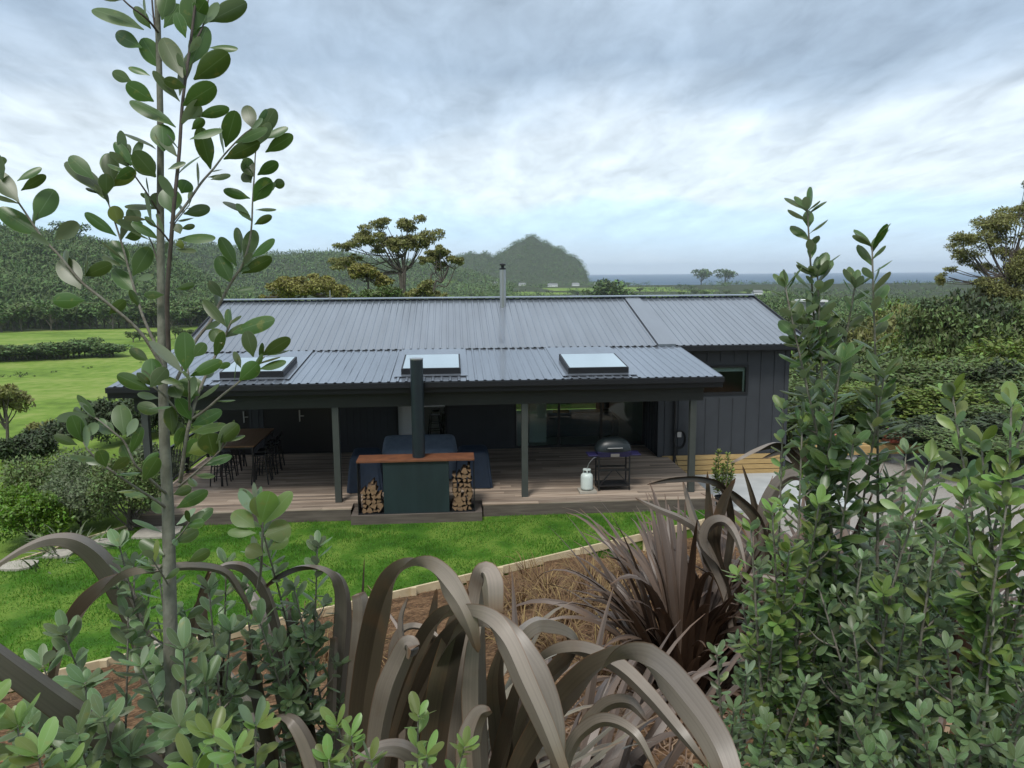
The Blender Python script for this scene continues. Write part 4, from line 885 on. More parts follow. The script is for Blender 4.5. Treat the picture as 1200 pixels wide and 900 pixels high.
limbs = [  # (px, py, depth offset) points; radii at start and end, dark
    ([(198, 420, 0), (196, 350, -.03), (200, 290, -.05), (204, 240, -.06), (210, 180, -.06), (214, 120, -.06), (222, 60, -.05), (232, -20, -.04), (240, -90, 0)], .0068, .003, 1),
    ([(196, 440, 0), (165, 390, -.03), (122, 352, -.06), (95, 330, -.07), (70, 300, -.08), (48, 276, -.08), (20, 235, -.09), (-15, 190, -.1)], .0052, .002, 0),
    ([(192, 425, .01), (168, 372, .03), (155, 330, .04), (144, 290, .04), (133, 255, .04), (124, 230, .05)], .0045, .002, 0),
    ([(200, 262, -.05), (218, 240, -.03), (236, 214, 0), (250, 198, .02), (264, 180, .03), (285, 158, .03), (300, 148, .03)], .0042, .0018, 0),
    ([(211, 565, -.03), (214, 545, -.05), (219, 510, -.06), (224, 488, -.06), (232, 462, -.05), (245, 432, -.03), (256, 410, -.02), (264, 393, 0), (272, 375, 0)], .0062, .0028, 0),
    ([(196, 470, .02), (226, 405, .06), (246, 378, .08), (258, 355, .09), (270, 333, .09), (281, 316, .09), (287, 305, .09)], .0055, .0035, 0),
    ([(284, 312, .09), (292, 285, .08), (295, 262, .08), (296, 236, .08), (298, 205, .08), (300, 175, .08), (306, 160, .08)], .0035, .0016, 0),
    ([(223, 492, -.06), (240, 481, -.07), (262, 462, -.08), (282, 446, -.08), (300, 428, -.08), (310, 418, -.08)], .0042, .0018, 0),
    ([(210, 570, -.02), (222, 560, -.06), (238, 546, -.08), (256, 530, -.09), (266, 518, -.09)], .0035, .0016, 0),
    ([(197, 580, 0), (187, 572, -.03), (170, 556, -.06), (158, 544, -.08), (147, 520, -.09), (135, 508, -.1), (112, 490, -.1), (98, 486, -.1)], .0045, .0016, 0),
    ([(198, 598, 0), (182, 586, -.03), (160, 572, -.06), (134, 554, -.09), (116, 540, -.1), (103, 527, -.11), (95, 512, -.11)], .0045, .0016, 0),
    ([(219, 490, -.06), (205, 478, -.08), (192, 463, -.1), (182, 455, -.11), (172, 448, -.11)], .0035, .0018, 0),
    ([(222, 485, -.06), (222, 460, -.1), (221, 440, -.12), (219, 428, -.12)], .0035, .002, 0),
    ([(190, 255, 0), (172, 226, -.03), (154, 200, -.05), (146, 184, -.05)], .003, .0014, 1),
    ([(190, 330, 0), (178, 285, .02), (162, 262, .02)], .0025, .0012, 1),
    ([(187, 40, 0), (172, 22, -.03), (150, 5, -.05), (134, -12, -.05)], .0035, .002, 1),
    ([(186, 50, 0), (180, 20, .0), (176, -30, 0)], .0035, .002, 1),
    ([(222, 60, -.05), (238, 30, -.03), (244, 0, 0), (246, -30, 0)], .003, .0015, 1),
    ([(200, 285, -.05), (188, 270, -.07), (172, 258, -.09)], .003, .0014, 1),
    ([(201, 270, -.05), (206, 260, -.04), (222, 240, -.02)], .0025, .0014, 0),
    ([(199, 640, 0), (213, 625, -.03), (222, 612, -.05)], .003, .0014, 0),
    ([(200, 690, 0), (188, 670, -.04), (178, 655, -.06)], .003, .0014, 0),
]
for pts, ra, rb, dk in limbs:
    q = spline([P3(*p) for p in pts], 5*len(pts)); MB().tube([tuple(p) for p in q], list(np.linspace(ra*.66, rb*.66, len(q))), 7).build('branch', 'dark_twig' if dk else 'karo_twig', karo, smooth=True)
crops = [
 (80, 0, 4.286, [(380,150,115,25,75),(370,240,225,160,80),(415,145,330,30,60),(470,100,510,-60,90),(630,170,620,-30,130),(700,110,900,10,100),(575,390,470,180,110),(470,350,370,190,100),(610,330,700,130,100),(630,400,800,270,120),(710,240,845,235,35),(575,530,735,430,110),(410,380,300,330,35),(320,410,215,360,60),(430,510,290,420,90),(540,640,315,480,70),(560,510,430,350,50),(650,585,805,545,60),(440,750,295,650,30),(610,700,770,645,40),(550,790,440,670,-50),(715,850,660,640,90),(790,740,840,560,95),(780,800,960,715,80),(930,650,890,520,75),(960,680,1040,545,85),(990,765,1125,680,70),(980,700,1100,635,40),(840,720,990,640,50),(905,880,900,790,65),(950,880,1050,820,55),(440,890,330,760,100),(320,830,230,710,60),(320,800,370,710,-40),(130,900,0,780,80),(190,890,210,760,80),(240,900,330,850,60),(700,890,815,880,25),(500,850,590,820,-30),(560,480,600,240,60),(480,760,470,620,120),(600,600,660,520,-80),(620,650,680,600,50),(590,190,540,60,60),(590,440,480,400,60),(610,120,690,0,80),(480,140,560,20,70),(450,300,390,200,70)]),
 (0, 170, 4.5, [(100,300,-40,130,100),(215,480,-20,330,105),(180,400,290,230,115),(110,240,240,160,55),(90,190,215,115,40),(290,500,415,405,-85),(425,760,320,590,120),(445,820,275,820,90),(445,690,580,630,75),(575,890,660,820,60),(550,270,360,55,100),(560,260,560,150,80),(590,200,575,40,90),(590,220,710,135,70),(690,110,620,-10,70),(820,170,700,60,90),(625,420,600,320,80),(660,400,740,340,-75),(615,480,450,355,60),(680,650,590,500,90),(700,690,790,540,100),(715,780,590,650,85),(640,640,540,575,40),(720,710,810,690,-35),(660,490,745,470,55),(840,340,655,300,40),(840,500,695,400,50),(800,290,740,255,25),(865,790,760,790,45),(520,260,455,215,25),(20,110,0,60,50)]),
 (160, 180, 4.09, [(175,290,150,160,110),(130,270,80,190,80),(215,190,245,130,80),(90,110,20,10,80),(225,290,355,260,60),(355,125,450,100,30),(210,385,190,335,45),(215,360,280,345,30),(195,410,370,395,45),(190,460,285,465,25),(560,110,510,30,65),(580,100,675,45,60),(550,140,510,90,60),(560,230,640,120,85),(650,150,710,140,50),(545,215,415,175,50),(545,300,420,215,35),(570,270,670,265,18),(565,340,645,300,40),(515,510,570,360,75),(500,480,490,350,45),(550,500,660,410,45),(505,575,645,500,65),(480,540,400,400,65),(455,620,390,490,85),(465,660,565,645,30),(410,690,345,610,50),(430,830,325,695,55),(461,860,645,790,75),(425,900,350,850,70),(125,680,35,680,40),(190,650,280,625,35),(190,440,225,430,45)]),
 (60, 370, 3.103, [(490,205,485,60,75),(480,210,360,95,-40),(370,255,365,155,75),(360,270,240,215,55),(355,165,285,120,40),(450,240,550,260,60),(505,220,620,165,50),(480,250,375,215,30),(390,300,315,285,-28),(400,350,310,325,50),(265,435,250,320,70),(275,440,310,375,-35),(110,455,75,365,60),(95,470,10,435,35),(120,440,170,390,-40),(205,400,170,375,25),(200,550,175,490,50),(180,540,125,520,-30),(290,530,260,470,50),(220,560,280,520,40),(335,600,385,520,60),(330,540,390,500,28),(510,400,620,345,50),(510,425,630,395,35),(600,465,680,395,60),(500,500,570,470,60),(590,510,570,430,90),(445,650,510,625,40),(455,700,565,640,50),(430,715,365,670,60),(350,660,265,640,25),(405,790,300,735,18),(455,760,530,705,-25),(410,870,320,820,55),(455,825,535,780,50),(500,895,575,855,45),(525,580,590,580,20),(735,150,710,55,55),(765,145,865,85,50),(685,235,750,175,65),(755,195,850,165,30),(690,190,665,130,-25),(620,100,590,50,60),(600,190,650,175,25),(500,330,520,240,30),(450,480,480,410,40),(470,300,440,250,60),(441,430,430,330,50),(520,150,560,100,45),(360,260,420,190,60),(540,290,450,250,55),(510,380,460,300,50),(490,440,440,390,50),(480,520,530,450,50)]),
]
def limb_depth(px, py):
    best = None
    for pts, *_ in limbs:
        for (a, b_, d_) in pts:
            q = (a-px)**2+(b_-py)**2
            if best is None or q < best[0]: best = (q, d_)
    return best[1] if best[0] < 45**2 else 0
Bs, As, Ns, Ls, Ws = [], [], [], [], []
for (ox, oy, sc, lst) in crops:
    for (bx, by, tx, ty, wv) in lst:
        pale = wv < 0; wpx = abs(wv)/sc*.98; px, py = ox+bx/sc, oy+by/sc; qx, qy = ox+tx/sc, oy+ty/sc; d0 = limb_depth(px, py)+random.uniform(-.015, .015)
        lp = math.hypot(qx-px, qy-py); full = lp/FPX*(T0+d0); dd = full*random.uniform(-.45, .45)
        b_ = P3(px, py, d0); e = P3(qx, qy, d0+dd); ax = e-b_; ln = np.linalg.norm(ax); ax = ax/ln; W = max(wpx/FPX*(T0+d0), .35*ln); cosf = min(1, wpx/FPX*(T0+d0)/W)
        vd = unit(CO-b_); nf = unit(vd-ax*np.dot(vd, ax)); sd_ = np.cross(ax, nf); phi = math.acos(cosf)
        n1 = nf*math.cos(phi)+sd_*math.sin(phi); n2 = nf*math.cos(phi)-sd_*math.sin(phi); nn = n1 if n1[2] > n2[2] else n2
        if pale: nn = -nn
        Bs.append(b_); As.append(ax); Ns.append(nn); Ls.append(ln); Ws.append(W)
V, F, U = leaves(np.array(Bs), np.array(As), np.array(Ns), np.array(Ls), np.array(Ws), 10, 6, .10, .10)
gk = Geo(); gk.add(V, F, U)
for pts, ra, rb, dk in limbs:
    q = spline([P3(*p) for p in pts], 5*len(pts)); leaf_cloud_on_stem(gk, q, .052, .045, .35, asp=.36, tipw=3, up=.9, spread=.8)
gk.build('foliage', 'karo_leaf', karo)

# ---- low grey-green shrub round its foot
def gp(px, depth, lift=0.0):
    p = down(px, depth); p[2] += lift; return p
b1 = gp(190, 1.9); tips = [at(*q) for q in ((50, 780, 1.45), (75, 742, 1.5), (100, 800, 1.3), (150, 720, 1.6), (185, 668, 1.55), (215, 760, 1.4), (245, 690, 1.6), (270, 740, 1.7), (140, 640, 1.62), (120, 840, 1.2), (210, 850, 1.25), (165, 780, 1.4), (90, 860, 1.15), (240, 800, 1.5), (30, 850, 1.2))]
grow_shrub('grey_green_shrub', 'dense low shrub with grey-green leaves round the foot of the slim young tree', 'shrub', b1, tips, .056, .015, 'karo_grey', side=.9, sidelen=.13, r0=.006, start=.35)
b2 = gp(300, 2.0); tips = [at(*q) for q in ((300, 590, 1.7), (372, 640, 1.85), (345, 690, 1.8), (285, 690, 1.75), (265, 660, 1.8), (330, 760, 1.75), (305, 730, 1.7))]
sh2 = grow_shrub('grey_green_shrub', 'upright grey-green shrub in front of the lawn, right of the slim young tree', 'shrub', b2, tips, .052, .016, 'karo_grey', side=.65, sidelen=.13, r0=.006, start=.45)
b3 = gp(275, 1.45); tips = [at(*q) for q in ((300, 850, 1.1), (250, 862, 1.08), (275, 880, 1.0), (225, 900, 1.0))]
grow_shrub('green_shrub', 'small shrub with fresh green leaves at the bottom edge, right of the slim young trunk', 'shrub', b3, tips, .052, .016, 'karo_light', side=.5, sidelen=.10, r0=.005, start=.5)
b4 = gp(-10, 1.35); tips = [at(*q) for q in ((20, 850, 1.05), (45, 885, .98), (-20, 830, 1.0), (75, 905, 1.0))]
grow_shrub('green_shrub', 'small shrub with fresh green leaves in the bottom left corner', 'shrub', b4, tips, .052, .016, 'karo_light', side=.5, sidelen=.10, r0=.005, start=.5)
b5 = gp(450, 1.35); tips = [at(*q) for q in ((395, 850, 1.15), (412, 862, 1.1), (490, 838, 1.12), (545, 875, 1.08), (500, 885, 1.05), (385, 890, 1.08), (435, 890, 1.05))]
grow_shrub('green_shrub', 'small green leafy shoots at the bottom edge in front of the broad flax leaves', 'shrub', b5, tips, .036, .014, 'karo_light', side=.5, sidelen=.07, r0=.004, start=.55)
# the fresh whorl in front of the deck, leaves placed as seen
Bs, As, Ns, Ls, Ws = [], [], [], [], []
for (bx, by, tx, ty, wv) in [(740,770,660,710,65),(760,760,795,640,85),(770,760,870,640,55),(775,800,870,765,85),(770,870,710,840,60),(735,720,685,640,-25),(790,850,860,810,40),(745,790,640,785,30),(765,740,740,660,50)]:
    px, py, qx, qy = 60+bx/3.103, 370+by/3.103, 60+tx/3.103, 370+ty/3.103; D = 1.62; b_ = at(px, py, D); e = at(qx, qy, D+random.uniform(-.02, .02)); ax = e-b_; ln = np.linalg.norm(ax); ax /= ln; vd = unit(CO-b_); nf = unit(vd-ax*np.dot(vd, ax)+np.array([0, 0, .5]))
    Bs.append(b_); As.append(ax); Ns.append(nf if wv > 0 else -nf); Ls.append(ln); Ws.append(max(abs(wv)/3.103/FPX*D*1.1, .38*ln))
V, F, U = leaves(np.array(Bs), np.array(As), np.array(Ns), np.array(Ls), np.array(Ws), 9, 6, .1, .1); lmesh((V, F, U), 'tip_leaves', 'karo_light', sh2)
q = spline([at(302, 690, 1.7), at(306, 665, 1.66), at(307, 640, 1.63), at(308, 612, 1.62)], 10); MB().tube([tuple(p) for p in q], list(np.linspace(.0035, .002, 10)), 6).build('stem', 'karo_twig', sh2)

# ---- shrubs on the right
def shrub_right(label, px0, d0, tips, ln, dens, lm='karo_leaf', side=.75, sl=.2, start=.3, r0=.008):
    return grow_shrub('karo_shrub', label, 'shrub', gp(px0, d0), [at(*q) for q in tips], ln, dens, lm, side=side, sidelen=sl, r0=r0, start=start, group='leafy shrubs filling the right foreground')
shrub_right('tallest leafy shrub of the right foreground, its two spires reaching above the sea horizon', 1010, 2.3, [(946, 245, 1.95), (920, 335, 1.95), (1022, 288, 1.9), (1002, 335, 2.0), (985, 425, 1.85), (1036, 440, 1.9), (1000, 520, 1.9), (958, 320, 1.98)], .072, .0165, 'karo_leaf', side=.38, sl=.14, start=.2)
shrub_right('leafy shrub left of the tall twin spires, hiding the end of the concrete pad', 975, 2.2, [(918, 478, 2.1), (940, 500, 2.0), (965, 465, 2.05), (905, 600, 1.9), (880, 620, 1.95), (960, 590, 1.9), (925, 645, 1.9)], .052, .0135, 'karo_light', side=.6, sl=.12, start=.35)
shrub_right('leafy shrub at the right edge with its pale tips against the dark trees', 1180, 2.0, [(1116, 462, 1.75), (1090, 540, 1.8), (1185, 475, 1.6), (1150, 520, 1.7), (1215, 440, 1.6), (1130, 580, 1.7), (1180, 590, 1.6), (1230, 540, 1.6), (1098, 625, 1.8)], .060, .015, 'karo_light', side=.6, sl=.14, start=.3)
shrub_right('dense leafy shrub in the middle of the right foreground', 1040, 2.2, [(1010, 655, 1.9), (1055, 620, 1.95), (1085, 680, 1.85), (960, 690, 1.95), (1000, 740, 1.8), (1060, 730, 1.8), (930, 720, 2.0), (1120, 690, 1.85), (1030, 800, 1.7), (1140, 640, 1.9)], .046, .012, 'karo_grey', side=1.0, sl=.15, start=.2)
shrub_right('leafy shrub in the gap between the tall spires and the right edge', 1075, 2.7, [(1062, 530, 2.5), (1085, 560, 2.4), (1040, 575, 2.5), (1105, 545, 2.5), (1140, 560, 2.5), (1165, 590, 2.4), (1120, 620, 2.3), (1090, 600, 2.5), (1020, 620, 2.4), (1070, 640, 2.3)], .060, .013, 'karo_grey', side=.9, sl=.15, start=.3)
shrub_right('low leafy shrub beside the curved flax leaf at the bottom of the right foreground', 905, 2.1, [(840, 765, 2.0), (875, 790, 1.9), (905, 750, 1.95), (860, 830, 1.8), (945, 800, 1.8), (900, 850, 1.7), (960, 860, 1.65), (870, 705, 2.1), (890, 665, 2.1)], .040, .011, 'karo_grey', side=1.0, sl=.13, start=.25)
shrub_right('dense leafy shrub filling the bottom right corner', 1150, 2.0, [(1110, 760, 1.7), (1165, 720, 1.65), (1205, 690, 1.65), (1080, 840, 1.6), (1150, 830, 1.55), (1210, 800, 1.55), (1040, 880, 1.6), (1120, 890, 1.5), (1190, 890, 1.45), (1000, 850, 1.7), (1230, 740, 1.6)], .046, .012, 'karo_grey', side=1.0, sl=.15, start=.15)

# --- flax ----------------------------------------------------------------------------------
def flax_plant(name, label, cat, base, n, ln, wd, lm, spread=1.0, seed=0, bendy=1.0, parent=None, nseg=14, rad=.12, elev=(60, 88), az=None, group=None):
    rs = np.random.default_rng(seed); g = Geo(); base = np.array(base, float)
    for i in range(n):
        a = rs.uniform(0, 2*np.pi) if az is None else rs.uniform(*az); el = math.radians(rs.uniform(*elev)); l = ln*rs.uniform(.55, 1.1); w_ = wd*rs.uniform(.7, 1.15)
        h = np.array([math.cos(a), math.sin(a), 0]); p = base+h*rs.uniform(0, rad); pts = [p]; be = bendy*rs.uniform(.2, 1.5)
        for s in range(nseg):
            t = (s+1)/nseg; e = el-be*1.9*t**2.3; p = p+(h*math.cos(e)*spread+np.array([0, 0, math.sin(e)]))*l/nseg; pts.append(p)
        pts = np.array(pts); sd_ = np.cross([0, 0, 1.0], h); tw = rs.uniform(-.9, .9); ts = np.linspace(0, 1, nseg+1)
        side = sd_[None]*np.cos(tw*ts)[:, None]+np.array([0, 0, 1.0])[None]*np.sin(tw*ts)[:, None]+h[None]*.3*tw
        wdt = w_*np.clip(.65+ts*1.6, 0, 1)*np.clip((1.0-ts)*2.6, .03, 1)**.75
        g.add(*ribbon(pts, side, wdt, keel=.3*rs.uniform(.3, 1.4)))
    t = thing(name, label, cat, tuple(base), group) if parent is None else parent
    g.build('leaves', lm, t); return t
def traced_leaf(g, pts, widths, tilt=25, keel=.22, n=60):
    """pts (px,py,depth); widths in photo pixels at those points; tilt turns the blade about its length"""
    pts = np.array(pts, float); P = np.array([at(*p) for p in pts]); k = len(pts); W = np.interp(np.linspace(0, k-1, n), range(k), np.array(widths)*.84*pts[:, 2]/FPX)
    Q = spline(P, n); tan = unit(np.gradient(Q, axis=0)); vd = unit(CO-Q); side = unit(np.cross(tan, vd)); nf = np.cross(side, tan); tl = np.radians(np.interp(np.linspace(0, 1, n), np.linspace(0, 1, len(tilt)), tilt) if isinstance(tilt, (list, tuple)) else np.full(n, float(tilt)))
    side2 = side*np.cos(tl)[:, None]+nf*np.sin(tl)[:, None]; W = W/np.maximum(np.abs(np.cos(tl)), .75); W[-1] = max(W[-1]*.2, .001)
    g.add(*ribbon(Q, side2, W, keel))
fb = down(520, 2.3)
flax = thing('bronze_flax', 'large bronze flax with broad arching grey-brown leaves in the centre foreground', 'flax', tuple(fb))
g = Geo()
D_, G_ = 20, 160      # dark face / pale face towards the camera
TL = [
 ([(440, 960, 1.9), (424, 860, 1.85), (432, 780, 1.8), (446, 712, 1.72), (462, 675, 1.65), (484, 661, 1.57), (508, 667, 1.5), (530, 694, 1.46), (548, 728, 1.45), (560, 765, 1.48)], [28, 34, 38, 36, 26, 18, 30, 32, 26, 8], [D_, 15, 25, 60, 120, 160, 150]),
 ([(440, 960, 1.8), (454, 868, 1.75), (478, 790, 1.68), (506, 735, 1.6), (536, 716, 1.5), (568, 724, 1.42), (592, 752, 1.36), (614, 800, 1.32), (640, 858, 1.3), (668, 930, 1.3)], [18, 22, 24, 22, 20, 26, 32, 32, 28, 16], [D_, 10, 30, 100, 160, 165, 160]),
 ([(452, 970, 1.95), (470, 868, 1.9), (500, 790, 1.8), (532, 742, 1.7), (560, 728, 1.6), (590, 742, 1.5), (626, 790, 1.45), (648, 850, 1.42), (652, 920, 1.4)], [14, 20, 22, 22, 24, 30, 34, 28, 16], [D_, 20, 60, 140, 150, 160]),
 ([(590, 980, 1.7), (606, 905, 1.65), (640, 845, 1.58), (672, 806, 1.5), (702, 780, 1.42), (736, 768, 1.32), (770, 784, 1.22), (806, 824, 1.12), (838, 872, 1.05), (864, 940, 1.0)], [22, 28, 36, 36, 30, 34, 44, 48, 46, 32], [15, 25, 30, 60, 150, 160, 155]),
 ([(560, 980, 1.9), (590, 880, 1.85), (612, 800, 1.8), (640, 768, 1.72), (680, 762, 1.65), (722, 780, 1.55), (760, 815, 1.48), (800, 862, 1.4), (830, 900, 1.38)], [20, 24, 20, 16, 22, 24, 22, 16, 6], [D_, 60, 150, 160, 150]),
 ([(535, 960, 1.9), (540, 860, 1.9), (548, 790, 1.88), (556, 730, 1.86), (562, 690, 1.84), (568, 672, 1.8), (574, 684, 1.76), (576, 722, 1.75)], [28, 34, 36, 34, 28, 28, 32, 26], [160, 165, 160, 150]),
 ([(500, 980, 1.75), (508, 880, 1.75), (520, 800, 1.74), (536, 735, 1.74), (548, 690, 1.75)], [30, 38, 40, 30, 6], [15, 20, 30]),
 ([(568, 980, 1.75), (560, 880, 1.75), (558, 810, 1.74), (560, 755, 1.74), (566, 715, 1.75)], [26, 34, 36, 26, 6], [160, 150]),
 ([(385, 960, 2.0), (392, 860, 1.98), (400, 780, 1.95), (404, 720, 1.92), (400, 685, 1.88), (383, 668, 1.84), (355, 664, 1.82), (330, 673, 1.8), (308, 690, 1.8)], [24, 28, 28, 24, 18, 11, 9, 8, 4], [160, 160, 150, 60, 20]),
 ([(404, 950, 1.95), (412, 860, 1.93), (420, 780, 1.9), (424, 715, 1.9), (420, 695, 1.9)], [20, 26, 26, 24, 20], [155, 165]),
 ([(383, 960, 1.9), (388, 860, 1.9), (390, 790, 1.9), (392, 746, 1.9)], [12, 14, 13, 10], [160, 160]),
 ([(436, 940, 1.7), (445, 860, 1.66), (456, 810, 1.62), (470, 775, 1.6), (478, 758, 1.58), (482, 762, 1.55)], [24, 32, 36, 32, 28, 22], [165, 160]),
 ([(352, 960, 1.9), (345, 870, 1.9), (332, 800, 1.9), (316, 740, 1.92), (300, 705, 1.95), (285, 680, 1.98)], [22, 26, 26, 22, 16, 4], [155, 160, 150]),
 ([(375, 960, 1.85), (362, 870, 1.85), (350, 800, 1.87), (345, 745, 1.9), (336, 700, 1.95)], [22, 26, 24, 18, 4], [20, 30]),
 ([(330, 960, 1.8), (318, 880, 1.8), (300, 800, 1.8), (290, 740, 1.84)], [16, 20, 18, 4], [20, 20]),
 ([(380, 950, 1.75), (365, 885, 1.75), (345, 846, 1.75), (324, 838, 1.78)], [22, 26, 20, 4], [150, 160]),
 ([(365, 870, 2.0), (340, 790, 1.9), (326, 740, 1.85), (312, 695, 1.8), (292, 668, 1.75), (268, 662, 1.7), (245, 672, 1.65)], [10, 13, 14, 15, 16, 10, 3], [160, 150, 160]),
 ([(300, 900, 1.95), (262, 800, 1.95), (240, 740, 1.95), (238, 700, 1.95), (246, 668, 1.95)], [16, 20, 18, 13, 4], D_),
 ([(640, 960, 1.8), (660, 890, 1.75), (688, 850, 1.7), (712, 826, 1.65), (738, 824, 1.58), (758, 845, 1.52)], [16, 20, 20, 20, 18, 5], [D_, 150, 160]),
 ([(650, 950, 1.6), (668, 880, 1.55), (690, 852, 1.5), (715, 845, 1.45), (745, 862, 1.4), (770, 905, 1.38)], [14, 18, 20, 18, 14, 5], [160, 150]),
 ([(590, 950, 2.1), (612, 850, 2.1), (640, 800, 2.1), (666, 772, 2.05), (674, 752, 2.0), (660, 736, 1.95), (634, 729, 1.9), (614, 740, 1.88), (604, 760, 1.88)], [14, 20, 24, 24, 20, 18, 22, 24, 16], [D_, 20, 60, 150, 165]),
 ([(520, 960, 1.5), (500, 905, 1.45), (478, 880, 1.4), (450, 876, 1.36), (412, 892, 1.32)], [18, 24, 26, 22, 5], [150, 160]),
 ([(560, 980, 1.5), (552, 900, 1.5), (552, 865, 1.5), (562, 838, 1.5), (575, 832, 1.48)], [28, 36, 34, 24, 8], [155, 160]),
 ([(430, 960, 2.0), (446, 850, 2.0), (458, 790, 2.0), (466, 748, 1.98), (480, 735, 1.95), (500, 738, 1.92), (520, 752, 1.9)], [12, 14, 14, 13, 10, 9, 3], [D_, 150, 160]),
 ([(600, 980, 1.9), (588, 860, 1.9), (582, 800, 1.9), (590, 750, 1.9)], [26, 32, 26, 5], [25, 30]),
 ([(480, 960, 1.95), (490, 860, 1.95), (496, 800, 1.95), (506, 740, 1.95), (512, 690, 1.95)], [22, 28, 26, 18, 4], [20, 30]),
 ([(470, 960, 1.9), (474, 860, 1.9), (476, 790, 1.9), (470, 730, 1.9), (478, 700, 1.9)], [10, 14, 12, 8, 3], [160, 150]),
 ([(415, 960, 2.05), (420, 800, 2.05), (424, 720, 2.05), (427, 655, 2.05)], [5, 6, 5, 1], 20),
]
for i, (p, w_, tl) in enumerate(TL): traced_leaf(g, p, w_, tl, keel=.26+.12*(i % 3))
g.build('broad_leaves', 'flax_bronze', flax)
flax_plant('', '', '', down(640, 2.6), 90, 1.35, .05, 'flax_brown', seed=14, bendy=1.0, parent=flax, rad=.25, elev=(40, 84))
flax_plant('', '', '', down(400, 2.4), 70, 1.35, .05, 'flax_olive', seed=15, bendy=.9, parent=flax, rad=.25, elev=(50, 86))
flax_plant('', '', '', fb+np.array([-.35, -.15, 0]), 95, 1.45, .055, 'flax_olive', seed=3, bendy=.9, parent=flax, rad=.3, elev=(55, 85))
flax_plant('', '', '', fb+np.array([.25, -.1, 0]), 110, 1.4, .05, 'flax_brown', seed=4, bendy=1.1, parent=flax, rad=.3, elev=(45, 80))
fb2 = down(170, 2.2); fl2 = thing('bronze_flax', 'bronze flax behind the slim young tree, its broad grey leaves arching left over the lawn', 'flax', tuple(fb2)); g = Geo()
TL2 = [
 ([(190, 900, 1.9), (178, 800, 1.85), (163, 735, 1.8), (142, 690, 1.72), (118, 655, 1.66), (90, 635, 1.6), (60, 632, 1.56), (30, 642, 1.52), (0, 660, 1.5), (-30, 680, 1.5)], [18, 22, 28, 32, 30, 24, 16, 10, 7, 3], [150, 160, 160]),
 ([(60, 900, 1.6), (62, 800, 1.6), (76, 745, 1.6), (98, 712, 1.58), (122, 690, 1.56), (148, 674, 1.55), (185, 668, 1.55), (225, 664, 1.56), (262, 670, 1.6), (280, 692, 1.65), (296, 722, 1.7)], [8, 12, 18, 24, 24, 16, 12, 12, 11, 9, 3], [20, 30, 60, 150, 160, 150]),
 ([(230, 940, 1.4), (185, 900, 1.35), (130, 862, 1.28), (80, 828, 1.2), (30, 792, 1.12), (-20, 755, 1.06), (-70, 718, 1.0)], [30, 34, 38, 38, 36, 32, 26], [140, 150, 150, 145]),
 ([(215, 960, 1.9), (205, 880, 1.9), (212, 800, 1.9), (224, 740, 1.9), (240, 700, 1.9), (247, 672, 1.9)], [16, 22, 22, 20, 14, 4], 20),
 ([(210, 960, 2.0), (228, 860, 2.0), (240, 790, 2.0), (250, 750, 2.0)], [22, 26, 22, 6], -30),
]
for i, (p, w_, tl) in enumerate(TL2): traced_leaf(g, p, w_, tl, keel=.4)
g.build('broad_leaves', 'flax_bronze', fl2); flax_plant('', '', '', fb2, 46, 1.2, .05, 'flax_brown', seed=6, parent=fl2, rad=.25)
# the narrower bronze flaxes further down the slope
def flax3(label, px, py, n, ln, wd, seed, dead=10, d=None, elev=(48, 86)):
    b_ = hit(px, py) if d is None else down(px, d); t = flax_plant('bronze_flax', label, 'flax', b_, n, ln, wd, 'flax_brown', seed=seed, bendy=.55, elev=elev, rad=.16, group='bronze flaxes planted on the slope')
    flax_plant('', '', '', b_, n//3, ln*.9, wd*1.1, 'flax_brown', seed=seed+50, bendy=.9, parent=t, rad=.14, elev=(40, 80))
    o = flax_plant('', '', '', b_, dead, ln*.6, wd*.6, 'dead_flax', seed=seed+90, bendy=2.2, parent=t, rad=.25, elev=(5, 50)); return t
flax3('spiky brown flax between the arching centre flax and the right shrubs', 812, 800, 120, 1.45, .062, 21, dead=40, d=4.9, elev=(60, 88))
flax3('spiky brown flax in front of the potted shrub, its blades crossing the deck corner', 868, 700, 30, 1.45, .09, 22, dead=8, d=6.0, elev=(45, 86))
flax3('brown flax with pale arching blades in front of the concrete pad', 955, 700, 32, 1.4, .10, 23, dead=8, d=5.6, elev=(45, 86))
flax3('brown flax half hidden behind the right shrubs', 1060, 700, 30, 1.5, .10, 24, dead=12, d=5.0)
flax3('brown flax with grey blades behind the gap between the tall spires and the right edge', 1000, 700, 34, 1.6, .09, 26, dead=14, d=6.4)
flax3('tall brown flax in the gap left of the right edge shrubs', 1115, 700, 34, 1.6, .09, 27, dead=14, d=5.8)
flax3('small brown flax behind the right edge shrubs', 1170, 700, 22, 1.3, .08, 25, dead=10, d=4.8)
fb3 = down(872, 4.9); fl3 = thing('bronze_flax', 'bronze flax whose long bent blades reach over the edging towards the deck corner', 'flax', tuple(fb3), 'bronze flaxes planted on the slope'); g = Geo(); q0 = [(860, 740, 4.9), (850, 690, 4.85)]
